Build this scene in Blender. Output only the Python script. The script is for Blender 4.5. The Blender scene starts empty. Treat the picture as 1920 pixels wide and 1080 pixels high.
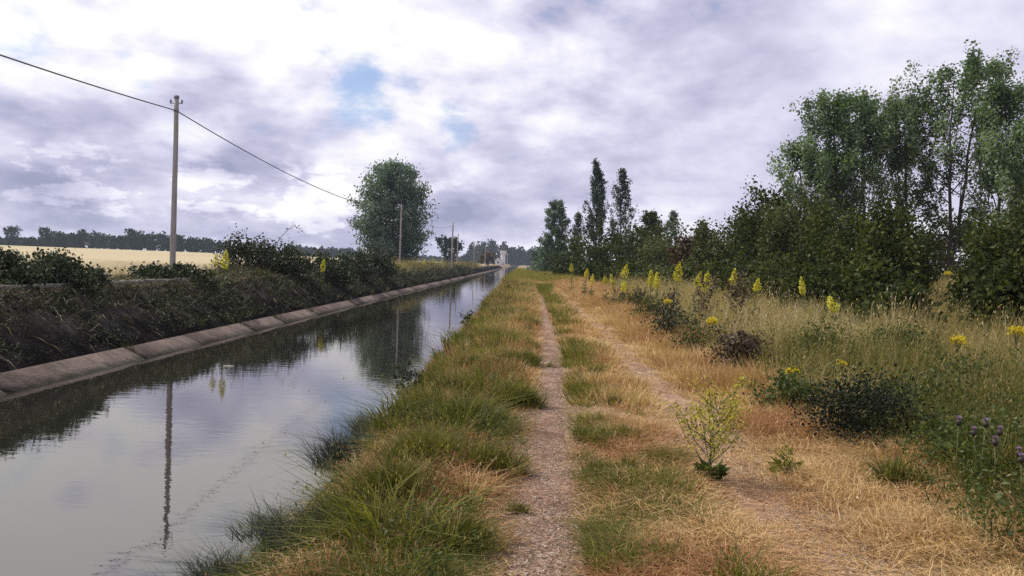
import bpy, math
import numpy as np
from mathutils import Matrix, Vector
R = math.radians
sc = bpy.context.scene
COL = sc.collection
rng = np.random.default_rng(7)

# ------------------------------------------------------------------ camera
# world: X right, Y along the canal, Z up, water surface at z = 0, footpath at z = 1
F = 1500.0                       # focal length in pixels of a 1920 px wide frame
PITCH, ROLL, YAW = R(-1.74), R(2.1), R(0.57)
CAMZ = 2.6
fw = Vector((-math.sin(YAW) * math.cos(PITCH), math.cos(YAW) * math.cos(PITCH), math.sin(PITCH)))
rt = fw.cross(Vector((0, 0, 1))).normalized()
up = rt.cross(fw).normalized()
cr = rt * math.cos(ROLL) + up * math.sin(ROLL)
cu = -rt * math.sin(ROLL) + up * math.cos(ROLL)
cam = bpy.data.cameras.new('camera')
cam.sensor_width = 36
cam.lens = 36 * F / 1920
cam.clip_start = 0.05
cam.clip_end = 9000
camo = bpy.data.objects.new('camera', cam)
camo.matrix_world = Matrix(((cr.x, cu.x, -fw.x, 0), (cr.y, cu.y, -fw.y, 0), (cr.z, cu.z, -fw.z, CAMZ), (0, 0, 0, 1)))
COL.objects.link(camo)
sc.camera = camo

def ray(px, py):
    d = fw + cr * ((px - 960) / F) + cu * ((540 - py) / F)
    return d
def P(px, py, Y):                # point of the place at depth Y along the canal
    d = ray(px, py)
    k = Y / d.y
    return Vector((d.x * k, Y, CAMZ + d.z * k))

# ------------------------------------------------------------------ sky and sun
SUN_EL, SUN_AZ = R(54), R(-62)   # azimuth from +Y, negative = left
sdir = Vector((math.sin(SUN_AZ) * math.cos(SUN_EL), math.cos(SUN_AZ) * math.cos(SUN_EL), math.sin(SUN_EL)))
w = bpy.data.worlds.new('World')
sc.world = w
w.use_nodes = True
w.cycles.sampling_method = 'NONE'
NT = w.node_tree
NT.nodes.clear()

class NG:
    """tiny node graph helper"""
    def __init__(s, nt): s.nt = nt
    def n(s, typ, **kw):
        nd = s.nt.nodes.new(typ)
        for k, v in kw.items(): setattr(nd, k, v)
        return nd
    def link(s, a, b): s.nt.links.new(a, b)
    def put(s, sock, v):
        if hasattr(v, 'is_linked') or isinstance(v, bpy.types.NodeSocket): s.link(v, sock)
        else: sock.default_value = v
    def m(s, op, a, b=None, c=None, clamp=False):
        nd = s.n('ShaderNodeMath', operation=op, use_clamp=clamp)
        s.put(nd.inputs[0], a)
        if b is not None: s.put(nd.inputs[1], b)
        if c is not None: s.put(nd.inputs[2], c)
        return nd.outputs[0]
    def v(s, op, a, b=None):
        nd = s.n('ShaderNodeVectorMath', operation=op)
        s.put(nd.inputs[0], a)
        if b is not None: s.put(nd.inputs[1], b)
        return nd.outputs['Value'] if op in ('DOT_PRODUCT', 'LENGTH') else nd.outputs['Vector']
    def step(s, x, lo, hi, a=0.0, b=1.0):
        nd = s.n('ShaderNodeMapRange', interpolation_type='SMOOTHSTEP')
        s.put(nd.inputs['Value'], x)
        for k, vv in (('From Min', lo), ('From Max', hi), ('To Min', a), ('To Max', b)): s.put(nd.inputs[k], vv)
        return nd.outputs['Result']
    def mix(s, f, a, b, blend='MIX'):
        nd = s.n('ShaderNodeMix', data_type='RGBA', blend_type=blend)
        s.put(nd.inputs['Factor'], f)
        s.put(nd.inputs[6], a if not isinstance(a, tuple) else (*a, 1)[:4])
        s.put(nd.inputs[7], b if not isinstance(b, tuple) else (*b, 1)[:4])
        return nd.outputs[2]
    def noise(s, vec, scale, detail=4, rough=0.5, dist=0.0, out='Fac'):
        nd = s.n('ShaderNodeTexNoise')
        if vec is not None: s.link(vec, nd.inputs['Vector'])
        nd.inputs['Scale'].default_value = scale
        nd.inputs['Detail'].default_value = detail
        nd.inputs['Roughness'].default_value = rough
        nd.inputs['Distortion'].default_value = dist
        return nd.outputs[out]

g = NG(NT)
sky = g.n('ShaderNodeTexSky', sky_type='NISHITA', sun_disc=False, sun_elevation=SUN_EL, sun_rotation=SUN_AZ)
sky.air_density = 1.0
sky.dust_density = 1.5
D = g.v('NORMALIZE', g.n('ShaderNodeTexCoord').outputs['Generated'])
sep = g.n('ShaderNodeSeparateXYZ'); g.link(D, sep.inputs[0])
dz = g.m('MAXIMUM', sep.outputs['Z'], 0.0)
az = g.m('ARCTAN2', sep.outputs['X'], sep.outputs['Y'])
def skyco(lift, sx, sy):                              # azimuth / elevation coordinates of the cloud field
    c = g.n('ShaderNodeCombineXYZ')
    g.link(g.m('MULTIPLY', az, sx), c.inputs['X'])
    g.link(g.m('MULTIPLY', g.m('POWER', g.m('ADD', dz, lift), 0.8), sy), c.inputs['Y'])
    return c.outputs[0]
def spot(px, py, wid, lo=0.0):                        # 0..1 round one direction of the sky
    d = ray(px, py).normalized()
    return g.step(g.v('DOT_PRODUCT', D, tuple(d)), math.cos(R(wid)), math.cos(R(wid * lo)))
def cloud(off, sx, sy, det, dist):
    """density and the light it catches from above"""
    a = g.noise(g.v('ADD', skyco(0.02, sx, sy), off), 1.0, det, 0.56, dist)
    b = g.noise(g.v('ADD', skyco(0.055, sx, sy), (off[0] - 0.12, off[1], off[2])), 1.0, det - 2, 0.5, 0.0)
    return a, g.m('SUBTRACT', a, b)
na, la = cloud((2.3, 7.1, 0.4), 5.0, 9.0, 6, 0.25)   # banks
nb, lb_ = cloud((8.4, 1.6, 3.0), 13.0, 22.0, 5, 0.0)  # small heaps
glow = g.step(g.v('DOT_PRODUCT', D, tuple(sdir)), 0.35, 1.0)
L = g.m('ADD', 0.65, g.m('MULTIPLY', glow, 0.26))
for px, py, wd, k in [(180, -40, 15, .20), (640, 0, 12, .20), (950, 110, 10, .10), (1720, 50, 8, .20), (1340, 320, 7, .12), (320, 215, 5, .12),
                      (390, 150, 3.6, -.24), (230, 300, 9, -.16), (70, 280, 6, -.14), (480, 310, 5, -.12), (900, 340, 4, -.14), (1360, 110, 10, -.12), (720, 295, 3, .10),
                      (600, 375, 4.0, .04), (1880, 260, 8, -.06)]:
    L = g.m('ADD', L, g.m('MULTIPLY', spot(px, py, wd), k))
relief = g.m('ADD', g.m('MULTIPLY', g.m('SUBTRACT', na, 0.5), 0.62), g.m('ADD', g.m('MULTIPLY', la, 0.85), g.m('MULTIPLY', lb_, 0.5)))
L = g.m('ADD', L, g.m('MULTIPLY', relief, g.step(az, -0.05, 0.35, 1.2, 0.66)))
left = g.step(az, 0.02, -0.22)
L = g.m('SUBTRACT', L, g.m('MULTIPLY', g.m('MULTIPLY', g.step(dz, 0.12, 0.02), left), 0.10))
heaps = g.m('MULTIPLY', g.step(g.m('ADD', nb, g.m('ADD', g.m('MULTIPLY', spot(560, 378, 5), .14), g.m('MULTIPLY', spot(200, 350, 6), .05))), 0.54, 0.62), g.step(dz, 0.13, 0.09))
L = g.m('ADD', L, g.m('MULTIPLY', g.m('MULTIPLY', heaps, left), 0.25))
ramp = g.n('ShaderNodeValToRGB')
g.link(L, ramp.inputs[0])
rc = ramp.color_ramp
rc.elements[0].position = 0.15; rc.elements[0].color = (0.34, 0.36, 0.52, 1)
rc.elements[1].position = 0.98; rc.elements[1].color = (1.02, 1.02, 1.02, 1)
for p_, c_ in ((0.40, (0.50, 0.50, 0.68)), (0.60, (0.66, 0.65, 0.83)), (0.78, (0.84, 0.83, 0.97))):
    e = rc.elements.new(p_); e.color = (*c_, 1)
bgc = g.n('ShaderNodeBackground'); g.link(ramp.outputs[0], bgc.inputs[0]); bgc.inputs[1].default_value = 1.0
tint = g.mix(1.0, sky.outputs[0], (0.80, 0.92, 1.12), 'MULTIPLY')
bgs = g.n('ShaderNodeBackground'); g.link(tint, bgs.inputs[0]); bgs.inputs[1].default_value = 0.12
# gaps of blue sky
gap = g.m('MULTIPLY', na, 0.8)
gap = g.m('ADD', gap, g.m('MULTIPLY', nb, 0.8))
for px, py, wd, k in [(640, 140, 3.6, .14), (705, 175, 4.2, .20), (60, 90, 4.2, .24), (585, 45, 3.0, .18), (845, 235, 2.6, .22), (240, 135, 2.6, .16)]:
    gap = g.m('SUBTRACT', gap, g.m('MULTIPLY', spot(px, py, wd), k))
gap = g.m('ADD', gap, g.step(dz, 0.13, 0.06))
cover = g.step(gap, 0.42, 0.68, 0.22, 1.0)
mixs = g.n('ShaderNodeMixShader')
g.link(cover, mixs.inputs[0]); g.link(bgs.outputs[0], mixs.inputs[1]); g.link(bgc.outputs[0], mixs.inputs[2])
wo = g.n('ShaderNodeOutputWorld'); g.link(mixs.outputs[0], wo.inputs[0])

sl = bpy.data.lights.new('sun', 'SUN')
sl.energy = 4.4
sl.angle = R(3)
sl.color = (1.0, 0.93, 0.82)
slo = bpy.data.objects.new('sun', sl)
slo.rotation_euler = (-sdir).to_track_quat('-Z', 'Y').to_euler()
slo.location = (0, 0, 60)
COL.objects.link(slo)

sc.view_settings.view_transform = 'Standard'
sc.view_settings.look = 'None'
sc.view_settings.gamma = 1
sc.view_settings.use_curve_mapping = False
sc.view_settings.exposure = 0.0
sc.cycles.use_denoising = False
sc.cycles.max_bounces = 6
sc.cycles.diffuse_bounces = 3
sc.cycles.transmission_bounces = 4
sc.cycles.volume_bounces = 1
sc.cycles.caustics_reflective = False
sc.cycles.caustics_refractive = False

# ------------------------------------------------------------------ helpers
def tag(o, label=None, cat=None, group=None, kind=None):
    if label: o['label'] = label
    if cat: o['category'] = cat
    if group: o['group'] = group
    if kind: o['kind'] = kind
    return o
def empty(name, loc):
    o = bpy.data.objects.new(name, None)
    o.empty_display_size = 0.2
    o.location = loc
    COL.objects.link(o)
    return o
def thing(name, label, cat, loc, group=None):
    return tag(empty(name, loc), label, cat, group)

def mesh_np(name, V, Fc, mat=None, tint=None, smooth=False):
    """V (n,3); Fc list of (m,k) index arrays; tint: per-face values in the order of Fc"""
    me = bpy.data.meshes.new(name)
    V = np.asarray(V, np.float32)
    if isinstance(Fc, np.ndarray): Fc = [Fc]
    Fc = [np.asarray(f, np.int32) for f in Fc if len(f)]
    me.vertices.add(len(V))
    me.vertices.foreach_set('co', V.ravel())
    li = np.concatenate([f.ravel() for f in Fc])
    tot = np.concatenate([np.full(len(f), f.shape[1], np.int32) for f in Fc])
    st = np.concatenate([[0], np.cumsum(tot)[:-1]]).astype(np.int32)
    me.loops.add(len(li))
    me.loops.foreach_set('vertex_index', li)
    me.polygons.add(len(tot))
    me.polygons.foreach_set('loop_start', st)
    if smooth: me.polygons.foreach_set('use_smooth', np.ones(len(tot), bool))
    me.update(calc_edges=True)
    if tint is not None:
        a = me.attributes.new('tint', 'FLOAT', 'FACE')
        a.data.foreach_set('value', np.asarray(tint, np.float32))
    if mat: me.materials.append(mat)
    return me
def obj(name, me, parent=None, loc=None):
    o = bpy.data.objects.new(name, me)
    COL.objects.link(o)
    if parent: o.parent = parent
    if loc is not None: o.location = loc
    return o

class MB:
    """collects pieces of one mesh"""
    def __init__(s): s.V, s.Q, s.T, s.tq, s.tt, s.n = [], [], [], [], [], 0
    def add(s, V, Q=None, T=None, tint=0.5):
        V = np.asarray(V, float).reshape(-1, 3)
        if Q is not None and len(Q):
            Q = np.asarray(Q).reshape(-1, 4); s.Q.append(Q + s.n)
            s.tq.append(np.broadcast_to(np.asarray(tint, float), (len(Q),)))
        if T is not None and len(T):
            T = np.asarray(T).reshape(-1, 3); s.T.append(T + s.n)
            s.tt.append(np.broadcast_to(np.asarray(tint, float), (len(T),)))
        s.V.append(V); s.n += len(V)
    def tube(s, pts, rad, k=6, tint=0.5, cap=True):
        pts = np.asarray(pts, float); n = len(pts)
        rad = np.broadcast_to(np.asarray(rad, float), (n,))
        tg = np.gradient(pts, axis=0); tg /= np.linalg.norm(tg, axis=1)[:, None] + 1e-9
        ref = np.where(np.abs(tg[:, 2:3]) > 0.9, np.array([[1., 0, 0]]), np.array([[0, 0, 1.]]))
        a = np.cross(tg, ref); a /= np.linalg.norm(a, axis=1)[:, None] + 1e-9
        b = np.cross(tg, a)
        th = np.linspace(0, 2 * np.pi, k, endpoint=False)
        V = pts[:, None] + rad[:, None, None] * (np.cos(th)[None, :, None] * a[:, None] + np.sin(th)[None, :, None] * b[:, None])
        i = np.arange(n - 1)[:, None] * k; j = np.arange(k)[None]
        j2 = (j + 1) % k
        Q = np.stack([i + j, i + j2, i + k + j2, i + k + j], -1).reshape(-1, 4)
        T = None
        V = V.reshape(-1, 3)
        if cap:
            V = np.vstack([V, pts[-1:]])
            c = n * k
            T = np.stack([(n - 1) * k + np.arange(k), (n - 1) * k + (np.arange(k) + 1) % k, np.full(k, c)], -1)
        s.add(V, Q, T, tint)
    def box(s, x0, x1, y0, y1, z0, z1, tint=0.5):
        V = [(x, y, z) for z in (z0, z1) for y in (y0, y1) for x in (x0, x1)]
        Q = [(0, 2, 3, 1), (4, 5, 7, 6), (0, 1, 5, 4), (2, 6, 7, 3), (0, 4, 6, 2), (1, 3, 7, 5)]
        s.add(V, Q, None, tint)
    def build(s, name, mat, parent=None, loc=None, smooth=False):
        V = np.vstack(s.V)
        Fc, tn = [], []
        if s.Q: Fc.append(np.vstack(s.Q)); tn.append(np.concatenate(s.tq))
        if s.T: Fc.append(np.vstack(s.T)); tn.append(np.concatenate(s.tt))
        return obj(name, mesh_np(name, V, Fc, mat, np.concatenate(tn), smooth), parent, loc)

def unit(v): return v / (np.linalg.norm(v, axis=-1, keepdims=True) + 1e-9)
def leaf_quads(pos, size, rg, aspect=0.62, axis=None, droop=0.0):
    """one folded diamond per position -> V, Q"""
    n = len(pos)
    size = np.broadcast_to(size, (n,))[:, None]
    a = unit(rg.normal(size=(n, 3))) if axis is None else unit(axis)
    b = unit(np.cross(a, rg.normal(size=(n, 3))))
    nn = np.cross(a, b)
    base = pos - a * size * 0.5
    tip = pos + a * size * 0.5
    l = pos + b * size * aspect * 0.5 + nn * size * 0.12
    r = pos - b * size * aspect * 0.5 + nn * size * 0.12
    V = np.stack([base, r, tip, l], 1).reshape(-1, 3)
    Q = np.arange(4 * n).reshape(n, 4)
    return V, Q

def vnoise(x, y, scale, seed=0):
    """smooth value noise, 0..1"""
    x = np.asarray(x) / scale + seed * 17.3; y = np.asarray(y) / scale + seed * 9.1
    xi, yi = np.floor(x), np.floor(y)
    fx, fy = x - xi, y - yi
    fx = fx * fx * (3 - 2 * fx); fy = fy * fy * (3 - 2 * fy)
    def h(a, b):
        t = np.sin(a * 127.1 + b * 311.7 + seed * 74.7) * 43758.5453
        return t - np.floor(t)
    return (h(xi, yi) * (1 - fx) + h(xi + 1, yi) * fx) * (1 - fy) + (h(xi, yi + 1) * (1 - fx) + h(xi + 1, yi + 1) * fx) * fy

# ------------------------------------------------------------------ materials
def new_mat(name):
    m = bpy.data.materials.new(name); m.use_nodes = True
    nt = m.node_tree
    b = nt.nodes['Principled BSDF']
    b.inputs['Roughness'].default_value = 0.85
    b.inputs['Specular IOR Level'].default_value = 0.2
    return m, NG(nt), b
def leafmat(name, stops, trans=0.35, rough=0.6, spec=0.25, inst=0.0):
    """foliage: colour from the leaf's own tint (and its clump's), some light passes through"""
    m, g, b = new_mat(name)
    at = g.n('ShaderNodeAttribute', attribute_name='tint').outputs['Fac']
    oi = g.n('ShaderNodeObjectInfo').outputs['Random']
    f = at if inst else g.m('ADD', g.m('MULTIPLY', at, 0.85), g.m('MULTIPLY', oi, 0.15))
    rp = g.n('ShaderNodeValToRGB'); g.link(f, rp.inputs[0])
    el = rp.color_ramp.elements
    el[0].position = stops[0][0]; el[0].color = (*stops[0][1], 1)
    el[1].position = stops[-1][0]; el[1].color = (*stops[-1][1], 1)
    for p, c in stops[1:-1]:
        e = el.new(p); e.color = (*c, 1)
    g.link(rp.outputs[0], b.inputs['Base Color'])
    b.inputs['Roughness'].default_value = rough
    b.inputs['Specular IOR Level'].default_value = spec
    if trans:
        tr = g.n('ShaderNodeBsdfTranslucent')
        tc = g.mix(1.0, rp.outputs[0], (1.1, 1.15, 0.6), 'MULTIPLY')
        g.link(tc, tr.inputs[0])
        mx = g.n('ShaderNodeMixShader'); mx.inputs[0].default_value = trans
        g.link(b.outputs[0], mx.inputs[1]); g.link(tr.outputs[0], mx.inputs[2])
        g.link(mx.outputs[0], m.node_tree.nodes['Material Output'].inputs[0])
    return m
def roughmat(name, stops, scale=3.0, detail=8, bump=0.3, rough=0.9, scale2=None, stretch=None):
    """two noises through a ramp, with relief"""
    m, g, b = new_mat(name)
    co = g.n('ShaderNodeTexCoord').outputs['Object']
    if stretch: co = g.v('MULTIPLY', co, stretch)
    a = g.noise(co, scale, detail, 0.6, 0.2)
    c = g.noise(co, scale2 or scale * 7, 6, 0.65)
    f = g.m('ADD', g.m('MULTIPLY', a, 0.6), g.m('MULTIPLY', c, 0.4))
    rp = g.n('ShaderNodeValToRGB'); g.link(f, rp.inputs[0])
    el = rp.color_ramp.elements
    el[0].position = stops[0][0]; el[0].color = (*stops[0][1], 1)
    el[1].position = stops[-1][0]; el[1].color = (*stops[-1][1], 1)
    for p, cc in stops[1:-1]:
        e = el.new(p); e.color = (*cc, 1)
    g.link(rp.outputs[0], b.inputs['Base Color'])
    b.inputs['Roughness'].default_value = rough
    if bump:
        bp = g.n('ShaderNodeBump'); bp.inputs['Strength'].default_value = bump
        bp.inputs['Distance'].default_value = 0.05
        g.link(c, bp.inputs['Height']); g.link(bp.outputs[0], b.inputs['Normal'])
    return m

M = {}
M['rut'] = roughmat('worn_rut', [(0.32, (0.12, 0.065, 0.042)), (0.5, (0.28, 0.175, 0.12)), (0.68, (0.45, 0.32, 0.235))], 1.8, bump=0.5, scale2=30)
M['soil'] = roughmat('dry_soil', [(0.3, (0.10, 0.065, 0.04)), (0.5, (0.22, 0.15, 0.09)), (0.7, (0.36, 0.255, 0.155))], 0.9, scale2=14)
M['gravel'] = roughmat('path_gravel', [(0.32, (0.075, 0.040, 0.027)), (0.5, (0.24, 0.142, 0.100)), (0.70, (0.47, 0.33, 0.255))], 2.2, bump=0.6, scale2=45)
M['concrete'] = roughmat('pink_concrete', [(0.3, (0.055, 0.040, 0.034)), (0.5, (0.120, 0.088, 0.076)), (0.7, (0.205, 0.155, 0.135))], 1.6, bump=0.8, scale2=14)
def stain(m, z0, z1, dark):
    g = NG(m.node_tree); b = m.node_tree.nodes['Principled BSDF']
    src = b.inputs['Base Color'].links[0].from_socket
    co = g.n('ShaderNodeTexCoord').outputs['Object']
    sp = g.n('ShaderNodeSeparateXYZ'); g.link(co, sp.inputs[0])
    wob = g.noise(g.v('MULTIPLY', co, (1, 1, 0.2)), 3.0, 5, 0.6)
    f = g.step(g.m('ADD', sp.outputs['Z'], g.m('MULTIPLY', g.m('SUBTRACT', wob, .5), .22)), z0, z1)
    st = g.noise(g.v('MULTIPLY', co, (2.0, 5.0, 0.6)), 1.0, 5, 0.65)       # runs of dirt
    f = g.m('MULTIPLY', f, g.step(st, 0.30, 0.52, 0.45, 1.0))
    g.link(g.mix(f, dark, src), b.inputs['Base Color'])
stain(M['concrete'], 0.0, 0.12, (0.028, 0.026, 0.018))
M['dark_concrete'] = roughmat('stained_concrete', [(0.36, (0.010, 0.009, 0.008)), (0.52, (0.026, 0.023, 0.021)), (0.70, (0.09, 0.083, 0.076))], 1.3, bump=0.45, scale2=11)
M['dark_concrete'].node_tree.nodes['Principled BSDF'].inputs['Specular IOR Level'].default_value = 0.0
M['coping'] = roughmat('coping_concrete', [(0.35, (0.10, 0.09, 0.075)), (0.65, (0.26, 0.24, 0.20))], 2.0, bump=0.3)
M['field'] = roughmat('ripe_wheat', [(0.3, (0.26, 0.21, 0.12)), (0.5, (0.36, 0.30, 0.185)), (0.72, (0.42, 0.36, 0.24))], 0.05, bump=0.2, scale2=1.2)
M['wood'] = roughmat('weathered_wood', [(0.3, (0.20, 0.175, 0.155)), (0.5, (0.34, 0.31, 0.285)), (0.7, (0.46, 0.43, 0.40))], 3.0, bump=0.4, stretch=(6, 6, 0.5))
M['bark'] = roughmat('bark', [(0.3, (0.02, 0.016, 0.012)), (0.7, (0.10, 0.085, 0.07))], 5.0, bump=0.5, stretch=(4, 4, 1))
M['palebark'] = roughmat('pale_bark', [(0.3, (0.05, 0.045, 0.038)), (0.7, (0.20, 0.185, 0.16))], 5.0, bump=0.5, stretch=(4, 4, 1))
M['metal'] = roughmat('grey_metal', [(0.3, (0.10, 0.10, 0.105)), (0.7, (0.22, 0.22, 0.23))], 9.0, bump=0.1, rough=0.5)
M['cable'] = roughmat('black_cable', [(0.3, (0.10, 0.10, 0.11)), (0.7, (0.18, 0.18, 0.19))], 9.0, bump=0.1, rough=0.6)
M['white'] = roughmat('white_render', [(0.3, (0.55, 0.53, 0.52)), (0.7, (0.80, 0.79, 0.78))], 0.6, bump=0.1)
M['roof'] = roughmat('roof_tile', [(0.3, (0.16, 0.13, 0.12)), (0.7, (0.30, 0.26, 0.24))], 1.5, bump=0.2)
M['glass'] = roughmat('dark_glass', [(0.3, (0.01, 0.012, 0.014)), (0.7, (0.03, 0.034, 0.04))], 1.5, bump=0, rough=0.15)
# foliage
M['poplar'] = leafmat('poplar_leaf', [(0.12, (0.042, 0.076, 0.028)), (0.45, (0.100, 0.158, 0.072)), (0.72, (0.21, 0.285, 0.17)), (0.92, (0.36, 0.43, 0.33))], 0.42, 0.45, 0.4)
M['silver'] = leafmat('silver_poplar_leaf', [(0.0, (0.045, 0.085, 0.060)), (0.5, (0.085, 0.135, 0.095)), (1.0, (0.20, 0.26, 0.20))], 0.3, 0.55, 0.3)
M['lonepop'] = leafmat('lone_poplar_leaf', [(0.15, (0.045, 0.080, 0.060)), (0.5, (0.10, 0.155, 0.115)), (0.9, (0.26, 0.33, 0.27))], 0.35, 0.5, 0.35)
M['darkpop'] = leafmat('dark_poplar_leaf', [(0.0, (0.026, 0.048, 0.036)), (0.6, (0.055, 0.088, 0.065)), (1.0, (0.13, 0.17, 0.125))], 0.25, 0.5, 0.3)
M['hedge'] = leafmat('hedge_leaf', [(0.1, (0.014, 0.021, 0.007)), (0.5, (0.040, 0.054, 0.014)), (0.8, (0.100, 0.122, 0.027)), (1.0, (0.20, 0.22, 0.05))], 0.28, 0.6, 0.1)
M['hedge2'] = leafmat('olive_leaf', [(0.05, (0.024, 0.032, 0.011)), (0.5, (0.064, 0.078, 0.026)), (1.0, (0.18, 0.19, 0.065))], 0.3, 0.6, 0.12)
M['russet'] = leafmat('russet_leaf', [(0.0, (0.035, 0.022, 0.010)), (0.6, (0.085, 0.052, 0.022)), (1.0, (0.13, 0.09, 0.04))], 0.2)
M['bank'] = leafmat('bank_weed', [(0.0, (0.009, 0.011, 0.006)), (0.4, (0.028, 0.034, 0.013)), (0.75, (0.090, 0.092, 0.034)), (1.0, (0.26, 0.215, 0.11))], 0.2, inst=0.6)
M['bankbush'] = leafmat('bank_bush_leaf', [(0.0, (0.014, 0.020, 0.010)), (0.6, (0.040, 0.052, 0.024)), (1.0, (0.10, 0.115, 0.06))], 0.2)
M['far'] = leafmat('far_leaf', [(0.0, (0.006, 0.013, 0.010)), (0.6, (0.016, 0.031, 0.022)), (1.0, (0.036, 0.058, 0.036))], 0.1, spec=0.05)
M['straw'] = leafmat('straw', [(0.0, (0.19, 0.095, 0.04)), (0.3, (0.40, 0.235, 0.105)), (0.65, (0.56, 0.385, 0.19)), (1.0, (0.68, 0.54, 0.33))], 0.25, 0.7, 0.2, inst=0.6)
M['russetgrass'] = leafmat('russet_grass', [(0.0, (0.18, 0.075, 0.03)), (0.5, (0.34, 0.16, 0.07)), (1.0, (0.46, 0.27, 0.13))], 0.25, inst=0.5)
M['litter'] = leafmat('straw_litter', [(0.0, (0.12, 0.08, 0.06)), (0.5, (0.34, 0.26, 0.21)), (1.0, (0.60, 0.53, 0.46))], 0.15)
M['green'] = leafmat('green_grass', [(0.0, (0.030, 0.038, 0.010)), (0.35, (0.092, 0.102, 0.019)), (0.7, (0.195, 0.190, 0.034)), (1.0, (0.38, 0.32, 0.12))], 0.4, 0.6, 0.2, inst=0.5)
M['tuft'] = leafmat('tussock_grass', [(0.05, (0.030, 0.037, 0.010)), (0.45, (0.092, 0.098, 0.020)), (0.8, (0.20, 0.185, 0.042)), (1.0, (0.42, 0.33, 0.15))], 0.4, 0.6, 0.2)
M['meadow'] = leafmat('meadow_grass', [(0.0, (0.055, 0.066, 0.016)), (0.3, (0.13, 0.128, 0.035)), (0.6, (0.30, 0.235, 0.10)), (0.85, (0.46, 0.37, 0.205)), (1.0, (0.54, 0.50, 0.38))], 0.35, 0.65, 0.2, inst=0.65)
M['herb'] = leafmat('meadow_herb', [(0.0, (0.022, 0.040, 0.010)), (0.6, (0.065, 0.095, 0.022)), (1.0, (0.15, 0.17, 0.05))], 0.35, inst=0.5)
M['herbm'] = leafmat('weed_clump_leaf', [(0.0, (0.020, 0.034, 0.009)), (0.55, (0.060, 0.086, 0.020)), (1.0, (0.17, 0.18, 0.05))], 0.35)
M['yellow'] = leafmat('yellow_petal', [(0.0, (0.30, 0.30, 0.03)), (0.35, (0.58, 0.53, 0.05)), (1.0, (0.80, 0.76, 0.20))], 0.35)
M['gold'] = leafmat('golden_petal', [(0.0, (0.45, 0.34, 0.015)), (1.0, (0.80, 0.66, 0.05))], 0.3)
M['purple'] = leafmat('thistle_floret', [(0.0, (0.24, 0.14, 0.30)), (1.0, (0.55, 0.42, 0.60))], 0.3)
M['bract'] = leafmat('thistle_bract', [(0.0, (0.03, 0.025, 0.025)), (1.0, (0.07, 0.06, 0.04))], 0.1)
M['stem'] = leafmat('plant_stem', [(0.0, (0.05, 0.065, 0.022)), (1.0, (0.15, 0.16, 0.06))], 0.1)
M['grey_leaf'] = leafmat('woolly_leaf', [(0.0, (0.07, 0.095, 0.045)), (1.0, (0.17, 0.19, 0.11))], 0.25)
M['dock'] = leafmat('dry_dock', [(0.0, (0.035, 0.022, 0.016)), (0.6, (0.085, 0.055, 0.038)), (1.0, (0.16, 0.11, 0.075))], 0.15)
M['weed'] = leafmat('dark_weed', [(0.0, (0.012, 0.016, 0.010)), (0.6, (0.032, 0.042, 0.022)), (1.0, (0.07, 0.08, 0.04))], 0.2)
M['broom'] = leafmat('broom_twig', [(0.0, (0.010, 0.012, 0.010)), (0.7, (0.026, 0.032, 0.020)), (1.0, (0.06, 0.065, 0.035))], 0.15, spec=0.05)
M['mustard'] = leafmat('mustard_flower', [(0.0, (0.20, 0.19, 0.03)), (0.6, (0.40, 0.36, 0.05)), (1.0, (0.55, 0.48, 0.09))], 0.35)
M['scum'] = roughmat('pale_scum', [(0.3, (0.12, 0.12, 0.11)), (0.7, (0.26, 0.25, 0.23))], 9.0, bump=0.1)

# water: a murky body under a mirror of ripples
def water_mat():
    m, g, b = new_mat('canal_water')
    co = g.n('ShaderNodeTexCoord').outputs['Object']
    b.inputs['Base Color'].default_value = (0.016, 0.016, 0.012, 1)
    b.inputs['Roughness'].default_value = 0.6
    b.inputs['Specular IOR Level'].default_value = 0.0
    a = g.noise(g.v('MULTIPLY', co, (1.0, 1.8, 1)), 2.6, 3, 0.6, 0.2)
    c = g.noise(co, 0.4, 2, 0.5)
    h = g.m('ADD', g.m('MULTIPLY', a, 0.0034), g.m('MULTIPLY', c, 0.006))
    bp = g.n('ShaderNodeBump'); bp.inputs['Strength'].default_value = 0.5; bp.inputs['Distance'].default_value = 1.0
    g.link(h, bp.inputs['Height'])
    gl = g.n('ShaderNodeBsdfGlossy'); gl.inputs['Roughness'].default_value = 0.012
    gl.inputs['Color'].default_value = (0.90, 0.88, 0.87, 1)
    g.link(bp.outputs[0], gl.inputs['Normal'])
    fr = g.n('ShaderNodeFresnel'); fr.inputs['IOR'].default_value = 1.33
    f = g.m('MULTIPLY_ADD', fr.outputs[0], 0.74, 0.22, clamp=True)
    mx = g.n('ShaderNodeMixShader')
    g.link(f, mx.inputs[0]); g.link(b.outputs[0], mx.inputs[1]); g.link(gl.outputs[0], mx.inputs[2])
    g.link(mx.outputs[0], m.node_tree.nodes['Material Output'].inputs[0])
    return m
M['water'] = water_mat()

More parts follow.
